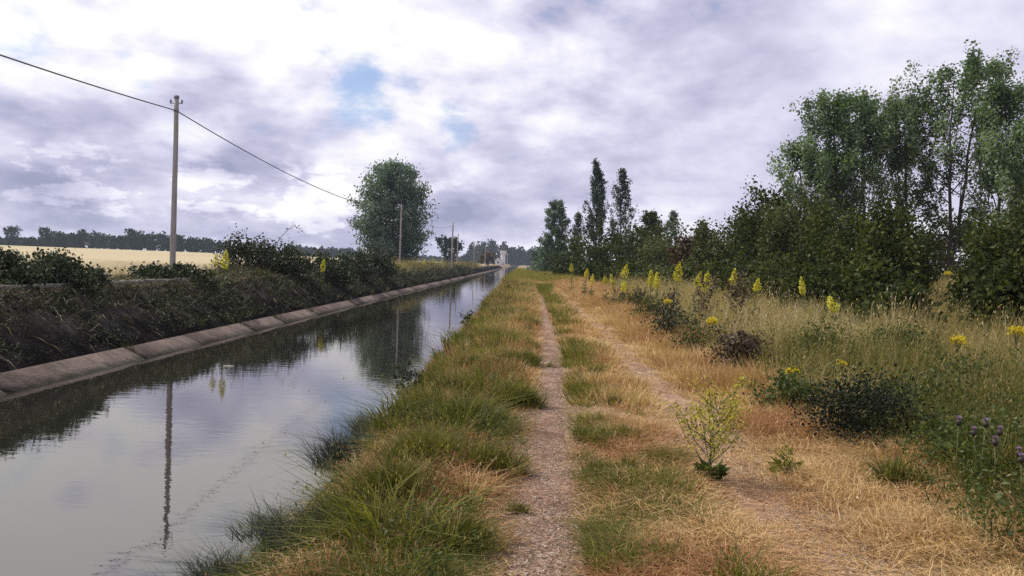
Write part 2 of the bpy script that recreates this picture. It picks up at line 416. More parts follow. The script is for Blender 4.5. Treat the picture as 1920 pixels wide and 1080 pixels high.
# ------------------------------------------------------------------ terrain
XS = np.array([-2600, -1500, -800, -400, -200, -110, -60, -35, -22, -16, -13.6, -12.9, -12.1, -11.75, -11.5, -10.9, -10.2, -9.55, -9.2, -8.9, -8.0,
               -6, -4, -3.0, -2.55, -2.25, -1.95, -1.7, -1.45, -1.1, -0.7, -0.3, 0.0, 0.35, 0.7, 1.1, 1.5, 1.9, 2.4, 3.0, 3.6, 4.4, 5.5, 7, 9, 12, 16, 22, 30, 60, 200, 800, 2600], float)
ZS = np.array([2.0, 2.1, 2.2, 2.2, 2.0, 1.9, 1.8, 1.72, 1.66, 1.64, 1.64, 1.62, 1.60, 1.58, 1.38, 0.94, 0.48, -0.10, -0.5, -0.8, -1.2,
               -1.3, -1.3, -1.1, -0.6, -0.25, 0.12, 0.45, 0.66, 0.83, 0.95, 1.0, 1.0, 0.99, 1.0, 1.03, 1.0, 0.99, 1.0, 1.02, 1.06, 1.08, 1.1, 1.12, 1.16, 1.32, 1.62, 2.05, 2.3, 2.4, 2.4, 2.2, 2.0], float)
def hz(x, y):
    z = np.interp(x, XS, ZS)
    b = (vnoise(x, y, 1.7, 3) - 0.5) * 0.10 + (vnoise(x, y, 6.0, 4) - 0.5) * 0.18
    m = np.clip((np.asarray(x) - 3.2) / 2.0, 0, 1) + np.clip((-12.9 - np.asarray(x)) / 2, 0, 1)
    return z + b * m
YS = np.concatenate([np.arange(-14, 30, 0.8), np.arange(30, 90, 2.5), np.geomspace(92, 4200, 45)])
xf = np.unique(np.concatenate([XS, np.arange(3.5, 24, 0.75)]))
gx, gy = np.meshgrid(xf, YS)
V = np.stack([gx, gy, hz(gx, gy)], -1).reshape(-1, 3)
nx, ny = len(xf), len(YS)
i = (np.arange(ny - 1)[:, None] * nx + np.arange(nx - 1)[None]).ravel()
Q = np.stack([i, i + 1, i + nx + 1, i + nx], -1)
ground = tag(obj('ground', mesh_np('ground', V, Q, M['soil'], smooth=True)), 'dry earth under the grass of both canal banks', 'ground', kind='structure')

# water sheet
V = [(-9.6, -14, 0), (-1.7, -14, 0), (-1.7, 790, 0), (-9.6, 790, 0)]
tag(obj('water', mesh_np('water', V, np.array([[0, 1, 2, 3]]), M['water'])), 'still grey green canal water mirroring the cloudy sky', 'water', kind='structure')

# ripe field beyond the far bank: crop-high sheet with an uneven rim
fx = np.concatenate([[-2500, -1400, -700, -350, -180, -100, -60, -40, -30, -24], np.arange(-21, -15.2, 0.8)])
fy = np.concatenate([np.arange(6, 60, 2.0), np.geomspace(61, 395, 24)])
gx, gy = np.meshgrid(fx, fy)
zz = hz(gx, gy) + 0.42 + 0.06 * (vnoise(gx, gy, 2.5, 8) - 0.5)
zz[:, -1] = hz(gx[:, -1], gy[:, -1]) - 0.05
V = np.stack([gx, gy, zz], -1).reshape(-1, 3)
nx, ny = len(fx), len(fy)
i = (np.arange(ny - 1)[:, None] * nx + np.arange(nx - 1)[None]).ravel()
tag(obj('field', mesh_np('field', V, np.stack([i, i + 1, i + nx + 1, i + nx], -1), M['field'], smooth=True)), 'pale ripe wheat field beyond the far bank', 'field', kind='structure')

# two wheel tracks
def track_x(y): return np.interp(y, [2, 4.1, 7.9, 15.7, 37, 90, 200], [0.10, 0.15, 0.34, 0.63, 1.0, 1.3, 1.6])
def track2_x(y): return np.interp(y, [2, 5, 11, 17, 38, 90, 200], [1.75, 1.75, 1.95, 2.05, 2.3, 2.6, 2.9])
def strip(name, label, fx_, wfun, y0, y1, mat):
    ys = np.concatenate([np.arange(y0, min(30, y1), 0.12), np.arange(30, y1, 1.0)])
    rows, ncol = [], 7
    for k, y in enumerate(ys):
        c = float(fx_(y)); h = wfun(y) / 2
        l = c - h - 0.10 * (vnoise(y, 3.0, 0.35, 21) - .5) - 0.14 * (vnoise(y, 0, 1.3, 22) - .5)
        r = c + h + 0.10 * (vnoise(y, 7.0, 0.35, 23) - .5) + 0.14 * (vnoise(y, 0, 1.3, 24) - .5)
        xs = np.linspace(l, r, ncol)
        z = hz(xs, np.full(ncol, y)) + 0.012
        z[0] -= 0.02; z[-1] -= 0.02
        rows.append(np.stack([xs, np.full(ncol, y), z], -1))
    V = np.vstack(rows); n = len(ys)
    i = (np.arange(n - 1)[:, None] * ncol + np.arange(ncol - 1)[None]).ravel()
    o = obj(name, mesh_np(name, V, np.stack([i, i + 1, i + ncol + 1, i + ncol], -1), mat, smooth=True))
    return tag(o, label, 'path', kind='structure')
strip('footpath', 'bare pinkish gravel footpath running beside the canal', track_x, lambda y: float(np.interp(y, [3, 6, 12, 30, 60], [.50, .42, .40, .36, .25])), 1.5, 70, M['gravel'])
strip('wheel_track', 'faint gravel wheel track half hidden in straw', track2_x, lambda y: float(np.interp(y, [3, 6, 12, 30, 60], [.36, .40, .46, .36, .2])), 1.5, 50, M['rut'])

# canal lining: every slab a piece of its own
def slab(mb_profile, y0, y1, jog=0.0):
    """extrude a cross-section (list of (x,z)) from y0 to y1"""
    p = np.array(mb_profile, float); k = len(p)
    V = np.vstack([np.c_[p[:, 0], np.full(k, y0), p[:, 1]], np.c_[p[:, 0], np.full(k, y1), p[:, 1]]])
    a = np.arange(k); b = (a + 1) % k
    Q = np.stack([a, b, b + k, a + k], -1)
    V = np.vstack([V, V[:k].mean(0), V[k:2 * k].mean(0)])
    T = np.vstack([np.stack([b, a, np.full(k, 2 * k)], -1), np.stack([a + k, b + k, np.full(k, 2 * k + 1)], -1)])
    return V, Q, T
lining = tag(empty('canal_lining', (0, 0, 0)), 'broken concrete lining along both sides of the canal', 'canal lining', kind='structure')
edges = [-10.0]
lr = np.random.default_rng(11)
while edges[-1] < 420: edges.append(edges[-1] + lr.choice([2.6, 3.4, 4.4, 5.6]) * (1 + max(edges[-1], 0) / 70))
for a, b in zip(edges[:-1], edges[1:]):
    dz_, dx_ = lr.normal(0, 0.006), lr.normal(0, 0.008)
    gp = lr.choice([0.06, 0.08, 0.08, 0.30]) * (1 + a / 60 if a > 0 else 1)
    prof = [(-8.55 + dx_, -0.34), (-8.84 + dx_, -0.02), (-9.40 + dx_, 0.255 + dz_), (-9.47, 0.25 + dz_), (-9.47, -0.34)]
    mb = MB(); mb.add(*slab(prof, a + gp / 2, b - gp / 2)); mb.build('concrete_slab', M['concrete'], lining)
    # dark stained slope panel above
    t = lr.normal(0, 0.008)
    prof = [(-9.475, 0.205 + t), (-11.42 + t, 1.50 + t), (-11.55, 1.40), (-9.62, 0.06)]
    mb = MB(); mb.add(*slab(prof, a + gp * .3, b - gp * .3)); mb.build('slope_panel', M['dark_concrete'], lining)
for a in np.arange(-8, 60, 3.0):
    t = lr.normal(0, 0.012)
    prof = [(-2.32, -0.3), (-1.80, 0.40 + t), (-1.60, 0.48 + t), (-1.55, 0.30), (-2.2, -0.4)]
    mb = MB(); mb.add(*slab(prof, a + 0.02, a + 2.97)); mb.build('concrete_slab', M['concrete'], lining)
coping = tag(empty('bank_coping', (-11.9, 0, 1.6)), 'pale concrete coping along the top of the far bank', 'coping', kind='structure')
for a in np.arange(8, 32, 2.4):
    mb = MB(); t = lr.normal(0, 0.012)
    mb.box(-0.13, 0.17, a + 0.015, a + 2.385, -0.14, 0.075 + t); mb.build('coping_stone', M['coping'], coping)

# ------------------------------------------------------------------ plant builders
def blades(n, rad, h0, h1, wid, lean, rg, curl=0.6, base=None):
    """tapering bent grass blades -> V, Q, T (5 vertices each)"""
    th = rg.uniform(0, 2 * np.pi, n); rr = rad * np.sqrt(rg.uniform(0, 1, n))
    p = np.stack([rr * np.cos(th), rr * np.sin(th), np.zeros(n)], -1) if base is None else base
    h = rg.uniform(h0, h1, n)[:, None]
    az = th + rg.normal(0, 0.9, n)
    d = np.stack([np.cos(az), np.sin(az), np.zeros(n)], -1)
    ln = np.abs(rg.normal(lean, lean * 0.5, n))[:, None]
    mid = p + d * h * ln * 0.35 + np.array([0, 0, 1]) * h * 0.55
    tip = p + d * h * ln * (0.9 + curl) + np.array([0, 0, 1]) * h * (1.0 - 0.45 * np.clip(ln * curl, 0, 1.2))
    fa = rg.uniform(0, np.pi, n)
    s = np.stack([np.cos(fa), np.sin(fa), np.zeros(n)], -1) * wid / 2
    V = np.stack([p - s, p + s, mid - s * 0.8, mid + s * 0.8, tip], 1).reshape(-1, 3)
    o = np.arange(n)[:, None] * 5
    Q = o + np.array([[0, 1, 3, 2]]); T = o + np.array([[2, 3, 4]])
    return V, Q, T, tip
def far_mb(n, rad, h0, h1, wid, lean, rg):
    th = rg.uniform(0, 2 * np.pi, n); rr = rad * np.sqrt(rg.uniform(0, 1, n))
    p = np.stack([rr * np.cos(th), rr * np.sin(th), np.zeros(n)], -1)
    az = th + rg.normal(0, .9, n); h = rg.uniform(h0, h1, n)
    tip = p + np.stack([np.cos(az) * h * lean, np.sin(az) * h * lean, h * .95], -1)
    fa = rg.uniform(0, np.pi, n)
    s_ = np.stack([np.cos(fa), np.sin(fa), np.zeros(n)], -1) * wid / 2
    V = np.stack([p - s_, p + s_, tip], 1).reshape(-1, 3)
    mb = MB(); mb.add(V, None, np.arange(3 * n).reshape(n, 3), rg.random(n))
    return mb
def grass_mb(n, rad, h0, h1, wid, lean, rg, curl=0.6, heads=0.0, headsize=0.03, t0=0.0, t1=1.0):
    mb = MB()
    V, Q, T, tip = blades(n, rad, h0, h1, wid, lean, rg, curl)
    t = rg.uniform(t0, t1, n)
    mb.add(V, Q, None, t); mb.n -= len(V); mb.V.pop()
    mb.add(V, None, T, t)
    if heads:
        k = rg.random(n) < heads
        V, Q = leaf_quads(tip[k], headsize * rg.uniform(.7, 1.4, k.sum()), rg, 0.3, axis=np.tile([[0, 0, 1.]], (k.sum(), 1)) + rg.normal(0, .4, (k.sum(), 3)))
        mb.add(V, Q, None, np.clip(t[k] + 0.25, 0, 1))
    return mb
def source(kind, mbs, mat, inst=0.6):
    """clump meshes that a scatter draws from"""
    out = []
    for mb in mbs:
        V = np.vstack(mb.V)
        out.append((V, np.vstack(mb.Q) if mb.Q else np.zeros((0, 4), int), np.vstack(mb.T) if mb.T else np.zeros((0, 3), int),
                    np.concatenate(mb.tq) if mb.Q else np.zeros(0), np.concatenate(mb.tt) if mb.T else np.zeros(0)))
    return dict(clumps=out, mat=mat, inst=inst if kind not in ('straw', 'russet') else .45)
def scatter(name, label, cat, near, far, pts, scl, tint, rg, tilt=0.12, lod=9.0, parent=None):
    """one mesh of clumps: 'near' clumps up to depth lod, 'far' ones (fewer, broader blades) beyond"""
    pts = np.asarray(pts, float); n = len(pts)
    s_ = np.asarray(scl, float)
    if s_.ndim == 1: s_ = np.stack([s_, s_, s_], -1)
    ax, ay, az_ = rg.normal(0, tilt, n), rg.normal(0, tilt, n), rg.uniform(0, 6.283, n)
    cz, sz = np.cos(az_), np.sin(az_)
    tint = np.asarray(tint, float)
    pick = rg.integers(0, 1000, n)
    Vs, Qs, Ts, tq, tt, off = [], [], [], [], [], 0
    for src, m in ((near, pts[:, 1] < lod), (far, pts[:, 1] >= lod)):
        for j, (V, Q, T, q_, t_) in enumerate(src['clumps']):
            k = np.where(m & (pick % len(src['clumps']) == j))[0]
            if not len(k): continue
            P_ = V[None] * s_[k][:, None]
            x = P_[..., 0] * cz[k][:, None] - P_[..., 1] * sz[k][:, None]
            y = P_[..., 0] * sz[k][:, None] + P_[..., 1] * cz[k][:, None]
            z = P_[..., 2]
            x = x + z * ax[k][:, None]; y = y + z * ay[k][:, None]
            P_ = np.stack([x, y, z], -1) + pts[k][:, None]
            Vs.append(P_.reshape(-1, 3))
            o_ = off + np.arange(len(k))[:, None, None] * len(V)
            if len(Q): Qs.append((Q[None] + o_).reshape(-1, 4)); tq.append((src['inst'] * tint[k][:, None] + (1 - src['inst']) * q_[None]).ravel())
            if len(T): Ts.append((T[None] + o_).reshape(-1, 3)); tt.append((src['inst'] * tint[k][:, None] + (1 - src['inst']) * t_[None]).ravel())
            off += len(k) * len(V)
    Fc = ([np.vstack(Qs)] if Qs else []) + ([np.vstack(Ts)] if Ts else [])
    o = obj(name, mesh_np(name, np.vstack(Vs), Fc, near['mat'], np.concatenate(tq + tt)), parent)
    return tag(o, label, cat, kind='stuff')
def field_points(n, x0, x1, y0, y1, rg, power=1.0):
    """random points, denser towards the near end (density ~ 1/y^power)"""
    u = rg.random(n)
    if abs(power - 1) < 1e-6: y = y0 * (y1 / y0) ** u
    else:
        k = 1 - power
        y = (y0 ** k + u * (y1 ** k - y0 ** k)) ** (1 / k)
    x = rg.uniform(0, 1, n)
    a = x0(y) if callable(x0) else x0
    b = x1(y) if callable(x1) else x1
    return a + x * (b - a), y

# ---- trees
def crown_leaves(groups, n, sigma, size, rg, mat, parent, aspect=0.7, name='foliage', limbs=None):
    """groups: anchor arrays; leaves of one bough share a shade, and so do those of one twig"""
    anchor = np.vstack(groups)
    gid = np.repeat(np.arange(len(groups)), [len(q) for q in groups])
    lid = gid if limbs is None else np.asarray(limbs)[gid]
    k = rg.integers(0, len(anchor), n)
    pos = anchor[k] + rg.normal(0, 1, (n, 3)) * np.asarray(sigma)
    V, Q = leaf_quads(pos, size * rg.uniform(0.55, 1.4, n), rg, aspect)
    g1, g2 = rg.random(len(groups)), rg.random(int(lid.max()) + 1)
    t = np.clip(0.40 * rg.random(n) + 0.25 * g1[gid[k]] + 0.35 * g2[lid[k]], 0, 1)
    return obj(name, mesh_np(name, V, Q, mat, t), parent)
def make_tree(name, label, cat, base, H, W, seed, leaf, nleaf=7000, lsize=0.14, bark='bark', bare=0.18, nlimb=26, steep=(0.55, 1.1),
              profile=None, trunk_r=0.16, sigma=0.22, group=None, twigs=6, lean=0.02, stems=1, tw=1.0, vary=(.62, 1.08)):
    rg = np.random.default_rng(seed)
    t = thing(name, label, cat, base, group)
    profile = profile or (lambda u: np.sin(np.pi * np.clip(u, 0.02, 0.98) ** 0.8) ** 0.6)
    wood, limbw, anchors, lids = MB(), MB(), [], []
    for s_ in range(stems):
        off = np.array([0, 0, 0.]) if stems == 1 else np.r_[rg.normal(0, W * 0.12, 2), 0]
        Hs = H * (1 if s_ == 0 else rg.uniform(0.75, 0.97))
        k = 9
        zt = np.linspace(0, 0.96, k)
        wob = np.cumsum(rg.normal(0, H * 0.008, (k, 2)), 0) + np.outer(zt, rg.normal(0, lean * H, 2) + off[:2])
        wob -= wob[0]
        tp = np.c_[wob + off[:2] * 0.3, zt * Hs]
        tp[0, 2] = -0.15
        wood.tube(tp, trunk_r * (1 - zt) ** 0.8 + 0.012, 7, rg.random())
        nl = nlimb // stems
        for j in range(nl):
            u = (j + rg.random()) / nl                         # position within the crown
            zf = bare + (0.97 - bare) * u
            z0 = zf * Hs
            p0 = np.array([np.interp(z0, tp[:, 2], tp[:, 0]), np.interp(z0, tp[:, 2], tp[:, 1]), z0])
            az = j * 2.39996 + rg.normal(0, 0.4)
            st = rg.uniform(*steep)                            # rise per unit of reach
            reach = 0.5 * W * profile(u) * rg.uniform(*vary)
            m = 6
            q = np.linspace(0, 1, m)
            rx = reach * q ** 0.85
            rz = reach * st * q ** 1.25
            rz = np.minimum(rz, (Hs * 1.0 - z0) * (0.4 + 0.6 * q))
            lp = p0 + np.c_[np.cos(az) * rx, np.sin(az) * rx, rz] + np.cumsum(rg.normal(0, reach * 0.035, (m, 3)), 0) * (q > 0)[:, None]
            r0 = max(0.012, trunk_r * 0.42 * (1 - zf) ** 0.7)
            limbw.tube(lp, r0 * (1 - q) + 0.006, 5, rg.random())
            anchors.append(lp[2:]); lids.append(s_ * 1000 + j)
            for _ in range(twigs):
                f = rg.uniform(0.3, 1.0)
                b0 = np.array([np.interp(f, q, lp[:, c]) for c in range(3)])
                dv = unit(np.r_[rg.normal(np.cos(az) * 0.5, 0.8), rg.normal(np.sin(az) * 0.5, 0.8), rg.uniform(0.1, 0.5) + st * 0.8])
                L = (reach * 0.6 + 0.35) * rg.uniform(0.15, 0.42) * tw
                e = b0 + dv * L
                limbw.tube(np.array([b0, (b0 + e) / 2 + rg.normal(0, L * .06, 3), e]), [r0 * .3 + .004, r0 * .2 + .003, .003], 3, rg.random(), cap=False)
                anchors.append(np.array([b0 + dv * L * 0.45, b0 + dv * L * 0.75, e])); lids.append(s_ * 1000 + j)
    tr = wood.build('trunk', M[bark], t, smooth=True)
    limbw.build('limb', M[bark], tr, smooth=True)['kind'] = 'stuff'
    cr = crown_leaves(anchors, nleaf, sigma, lsize, rg, M[leaf], t, name='crown', limbs=lids)
    cr['kind'] = 'stuff'
    return t
def make_bush(name, label, cat, base, W, Dp, H, seed, leaf, nleaf=4500, lsize=0.14, lumps=26, group=None, skirt=True, spiky=0.0, stem='bark', sig=0.13):
    """many-stemmed shrub: stems fan out, leaves crowd round the ends of the twigs"""
    rg = np.random.default_rng(seed)
    t = thing(name, label, cat, base, group)
    sm, anchors = MB(), []
    for j in range(lumps):
        th = j * 2.39996 + rg.normal(0, .3)
        u = (j + .5) / lumps
        el = np.arcsin(np.clip(rg.uniform(0.02 if skirt else .25, 1.0), 0, 1)) * (0.9 + 0.2 * rg.random())
        rr = rg.uniform(0.62, 1.05)
        e = np.array([np.cos(th) * np.cos(el) * W / 2 * rr, np.sin(th) * np.cos(el) * Dp / 2 * rr, max(0.12, np.sin(el) * rr) * H * 0.93])
        s0 = np.r_[rg.normal(0, W * 0.06), rg.normal(0, Dp * 0.06), -0.1]
        m = (s0 + e) / 2 + np.array([0, 0, 0.12 * H])
        if j % 2 == 0: sm.tube(np.array([s0, m, e]), [0.035 * H ** .5, 0.02, 0.006], 4, rg.random(), cap=False)
        for q in range(5):
            ep = e + rg.normal(0, 1, 3) * np.array([W, Dp, H]) * 0.085
            anchors.append(np.array([m * .35 + e * .65, e, ep, (e + ep) / 2]))
        if spiky and rg.random() < spiky and el > 0.5:
            tp = e + np.array([rg.normal(0, .12 * W), rg.normal(0, .1 * Dp), H * rg.uniform(.1, .26)])
            anchors.append(np.linspace(e, tp, 6)); anchors.append(np.linspace(e, tp, 6))
    st = sm.build('stem', M[stem], t, smooth=True); st['kind'] = 'stuff'
    for A in anchors: A[:, 2] = np.maximum(A[:, 2], 0.08)
    fo = crown_leaves(anchors, nleaf, (sig * W ** .5, sig * Dp ** .5, sig * H ** .5), lsize, rg, M[leaf], t, limbs=np.arange(len(anchors)) // 5)
    fo['kind'] = 'stuff'
    return t
def gz(x, y): return float(hz(np.array(x), np.array(y)))
def basept(px, Y, z=None):
    d = ray(px, 495); x = d.x * Y / d.y
    return Vector((x, Y, (gz(x, Y) if z is None else z) - 0.05))
def pxheight(px, py, Y, z0): return P(px, py, Y).z - z0

# ------------------------------------------------------------------ trees on the right bank
POP = 'tall poplars rising behind the hedge'
# px of trunk, px of top, depth, crown width m, label
pops = [
    (1522, 262, 50, 4.2, 'lower bushy poplar at the outer end of the tall poplar group, nearest the footpath'),
    (1555, 165, 50, 4.4, 'poplar with a stepped left shoulder, second in the tall group behind the hedge'),
    (1622, 148, 49, 4.6, 'poplar with a narrow pale plume, third in the tall group behind the hedge'),
    (1690, 172, 51, 4.2, 'bright green poplar between the two highest plumes of the tall group'),
    (1778, 84, 48, 5.4, 'tallest poplar of the whole tall group behind the hedge'),
    (1868, 150, 46, 3.9, 'poplar with a leaning pale tip just right of the tallest one'),
    (1925, 215, 42, 3.6, 'darkest poplar of the tall group, cut by the picture edge'),
]
for k, (px, py, Y, W, lb) in enumerate(pops):
    b = basept(px, Y)
    make_tree('poplar_tree', lb, 'tree', b, pxheight(px, py, Y, b.z) * .93, W * 1.2, 100 + k, 'poplar', nleaf=13000, lsize=0.165, bark='bark',
              bare=0.14, nlimb=30, steep=(1.2, 2.6), trunk_r=0.12, sigma=(.20, .20, .26), group=POP, twigs=9, tw=1.3, stems=2 if k in (0, 2, 4) else 1,
              profile=lambda u: (0.55 + 0.45 * np.sin(np.pi * np.clip(u, 0, 1) ** 0.7)) * (1 - 0.55 * u ** 3))
# poplars farther along the hedge
con = lambda u: np.clip((1 - u) ** 0.75 * 1.05, 0.1, 1)
for px, py, Y, W, lb, leaf, nl, nlimb in [
    (1042, 382, 112, 6.0, 'pale silvery poplar where the hedge meets the end of the footpath', 'silver', 6500, 44),
    (1080, 402, 108, 2.4, 'thin grey poplar tucked beside the dark conical one', 'darkpop', 1500, 20),
    (1112, 307, 100, 3.9, 'dark narrow conical poplar, highest of the distant pair', 'darkpop', 4200, 44),
    (1166, 320, 98, 3.9, 'sparse conical poplar with sky showing through its crown', 'darkpop', 2300, 40),
    (1216, 402, 84, 4.2, 'small flat topped dark tree above the hedge beside the sparse poplar', 'hedge', 2600, 26),
    (1256, 400, 92, 2.4, 'young silvery poplar poking up above the hedge', 'silver', 1500, 22),
    (1312, 420, 74, 1.8, 'little dark sapling alone above the hedge dip', 'hedge', 800, 14),
]:
    b = basept(px, Y)
    make_tree('poplar_tree' if px != 1216 and px != 1312 else 'hedge_tree', lb, 'tree', b, pxheight(px, py, Y, b.z) * 1.02, W, px, leaf, nleaf=int(nl * 1.9), lsize=0.22, bark='bark', bare=0.12,
              nlimb=int(nlimb * 1.3), steep=(1.6, 3.2) if px in (1080, 1112, 1166) else (.3, 1.1), trunk_r=0.10, sigma=0.17, twigs=6, profile=con if px in (1080, 1112, 1166) else (lambda u: np.clip((1 - u) ** .45, .15, 1)))

# ------------------------------------------------------------------ hedge
hed = [  # px, top py, Y, width px, leaf, spiky, label
    (1022, 462, 150, 34, 'silver', 0, 'low pale willow bush at the far end of the hedge'),
    (1052, 452, 118, 60, 'silver', 0, 'pale green bush under the silvery poplar'),
    (1098, 440, 100, 80, 'hedge', 0, 'dark rounded bush at the foot of the conical poplar'),
    (1150, 428, 88, 80, 'hedge', .3, 'dark hedge bush below the sparse conical poplar'),
    (1200, 418, 80, 80, 'hedge', .2, 'blackish hedge bush below the small flat topped tree'),
    (1252, 426, 74, 80, 'hedge2', .2, 'olive hedge bush below the young silvery poplar'),
    (1300, 446, 66, 62, 'russet', 0, 'russet brown half dead bush in the middle of the hedge'),
    (1345, 430, 63, 84, 'hedge2', .2, 'olive bush just right of the russet one'),
    (1398, 414, 58, 90, 'hedge', .2, 'mid green bush at the foot of the rising hedge'),
    (1436, 380, 50, 84, 'hedge', 1.0, 'tall bush with ragged spiky tips at the outer edge of the poplars'),
    (1492, 392, 42, 110, 'hedge2', .4, 'broad olive bush beneath the lowest poplar'),
    (1560, 392, 36, 120, 'hedge', .3, 'dark bush under the stepped poplar'),
    (1628, 402, 32, 120, 'hedge', .2, 'dark bush under the pale plumed poplar'),
    (1668, 398, 30, 100, 'hedge', .3, 'dark bush left of the little clearing'),
    (1775, 415, 52, 130, 'hedge2', .2, 'leafy bush with bright green tips behind the clearing'),
    (1885, 405, 30, 90, 'hedge', .3, 'dark bush right of the clearing'),
    (1940, 380, 22, 130, 'hedge', .3, 'almost black tall bush cut by the picture edge'),
]
for k, (px, py, Y, wp, leaf, sp, lb) in enumerate(hed):
    b = basept(px, Y)
    W = wp / F * Y * 1.5
    make_bush('hedge_bush', lb, 'bush', b, W, max(3.0, W), pxheight(px, py, Y, b.z) * 1.10, 300 + k, leaf, nleaf=8200 if Y < 70 else 4200, lsize=0.085 + Y * 0.0024, lumps=44,
              group='bushes of the hedge', spiky=sp)
low = [
    (1410, 500, 38, 90, 'hedge', 'low green bush in front of the hedge behind the tallest mulleins'),
    (1470, 492, 33, 110, 'hedge2', 'low bush with a bright green top at the hedge foot'),
    (1545, 505, 28, 110, 'hedge', 'low dark bush at the hedge foot behind the silver grass'),
    (1632, 500, 24, 110, 'hedge', 'low black bush at the hedge foot next to the clearing'),
    (1688, 540, 20, 80, 'hedge', 'small dark shrub standing in front of the clearing'),
    (1180, 490, 66, 110, 'hedge', 'low dark bush behind the first pair of mulleins'),
    (1260, 492, 58, 110, 'hedge2', 'low bush below the russet one'),
    (1335, 492, 52, 110, 'hedge', 'low dark bush between the russet bush and the mulleins'),
    (1100, 488, 88, 90, 'hedge', 'low dark bush at the far end of the mullein row'),
    (1905, 500, 17.5, 100, 'hedge', 'black shrub hanging over the meadow near the yellow umbel'),
    (1850, 500, 24, 70, 'hedge', 'dark shrub on the right rim of the clearing'),
]
for k, (px, py, Y, wp, leaf, lb) in enumerate(low):
    b = basept(px, Y)
    W = wp / F * Y * 1.4
    make_bush('low_bush', lb, 'bush', b, W, max(2.0, W * .8), max(0.9, pxheight(px, py, Y, b.z)), 360 + k, leaf, nleaf=5600, lsize=0.10 + Y * .0026, lumps=32, group='low bushes at the hedge foot')

# ------------------------------------------------------------------ trees of the far bank and the distance
b = basept(733, 140)
make_tree('white_poplar', 'big round silver green poplar standing alone on the far bank', 'tree', b, pxheight(733, 306, 140, b.z) * .97, 12.2, 501, 'lonepop', nleaf=40000, lsize=0.38,
          bark='palebark', bare=0.01, nlimb=190, steep=(0.0, 0.55), trunk_r=0.32, sigma=0.5, twigs=6, lean=.003, vary=(.86, 1.04),
          profile=lambda u: np.interp(u, [0, .06, .2, .4, .6, .8, .92, 1], [.5, .74, .96, 1.0, .92, .76, .55, .3]))
for px, py, Y, W, lb in [
    (843, 452, 260, 10.5, 'dark round tree behind the third pole, left of the tower'),
    (22, 428, 430, 10, 'pale tree at the left end of the far treeline'),
    (86, 430, 430, 9, 'round tree standing free in the far treeline over the wheat'),
    (110, 438, 440, 7, 'small tree filling the gap beside the round far tree'),
    (246, 432, 430, 9, 'taller lighter tree in front of the long wood over the wheat'),
]:
    b = basept(px, Y)
    make_tree('distant_tree', lb, 'tree', b, pxheight(px, py, Y, b.z), W, px + 40, 'far', nleaf=1500, lsize=0.8, bare=0.06, nlimb=26, steep=(.5, 1.2), trunk_r=0.25, sigma=0.5, twigs=3,
              group='single trees far away')
def woodland(name, label, runs, seed):
    """far-off wood that reads as one mass: crowns of leaf clumps along a line"""
    rg = np.random.default_rng(seed)
    A, mb = [], MB()
    for px0, px1, t0, t1, Y, step in runs:
        for px in np.arange(px0, px1, step):
            f = (px - px0) / max(1, px1 - px0)
            Yj = Y * rg.uniform(0.97, 1.06)
            b = basept(px + rg.normal(0, step * .3), Yj)
            H = pxheight(px, t0 + (t1 - t0) * f, Yj, b.z) * rg.uniform(0.84, 1.03)
            n = 70
            wd = step / F * Y * 1.5
            v = unit(rg.normal(size=(n, 3))) * rg.uniform(.55, 1, (n, 1))
            v[:, 2] = np.abs(v[:, 2]) if False else v[:, 2]
            A.append(np.array(b) + np.c_[v[:, 0] * wd * .6, v[:, 1] * wd * .6, H * .5 + v[:, 2] * H * .5])
            mb.tube(np.array([b, b + Vector((0, 0, H * .7))]), [.3, .1], 5, .3)
    pos = np.repeat(np.vstack(A), 3, 0); pos = pos + rg.normal(0, .5, pos.shape) * np.maximum(1, pos[:, 1:2] / 480)
    pos[:, 2] = np.maximum(pos[:, 2], 1.4)
    V, Q = leaf_quads(pos, 1.7 * np.maximum(1, pos[:, 1] / 480) * rg.uniform(.6, 1.3, len(pos)), rg, .8)
    mb.add(V, Q, None, rg.random(len(pos)))
    o = mb.build(name, M['far'])
    return tag(o, label, 'wood', kind='stuff')
woodland('woodland', 'dark bluish wood beyond the wheat field', [(-60, 60, 446, 446, 450, 9), (40, 140, 446, 444, 452, 8), (120, 165, 438, 428, 450, 9), (160, 212, 427, 440, 450, 9), (208, 262, 442, 438, 450, 8),
         (258, 345, 434, 438, 450, 8), (340, 425, 438, 452, 450, 8)], 61)
woodland('woodland', 'low dark wood on the horizon right of the big bank bush', [(545, 680, 460, 468, 700, 6), (680, 1015, 480, 485, 900, 7)], 62)
woodland('woodland', 'dark wood behind the white tower', [(866, 890, 478, 462, 800, 6), (886, 925, 450, 446, 800, 8), (920, 965, 448, 459, 810, 8), (960, 1000, 459, 466, 830, 7), (995, 1030, 462, 455, 810, 8)], 63)
# brownish tree beside the tower
b = basept(913, 300)
make_bush('bank_bush', 'brownish domed bush beside the white tower', 'bush', b, 6.2, 6.2, pxheight(913, 466, 300, b.z), 70, 'russet', nleaf=1600, lsize=0.5, lumps=20)

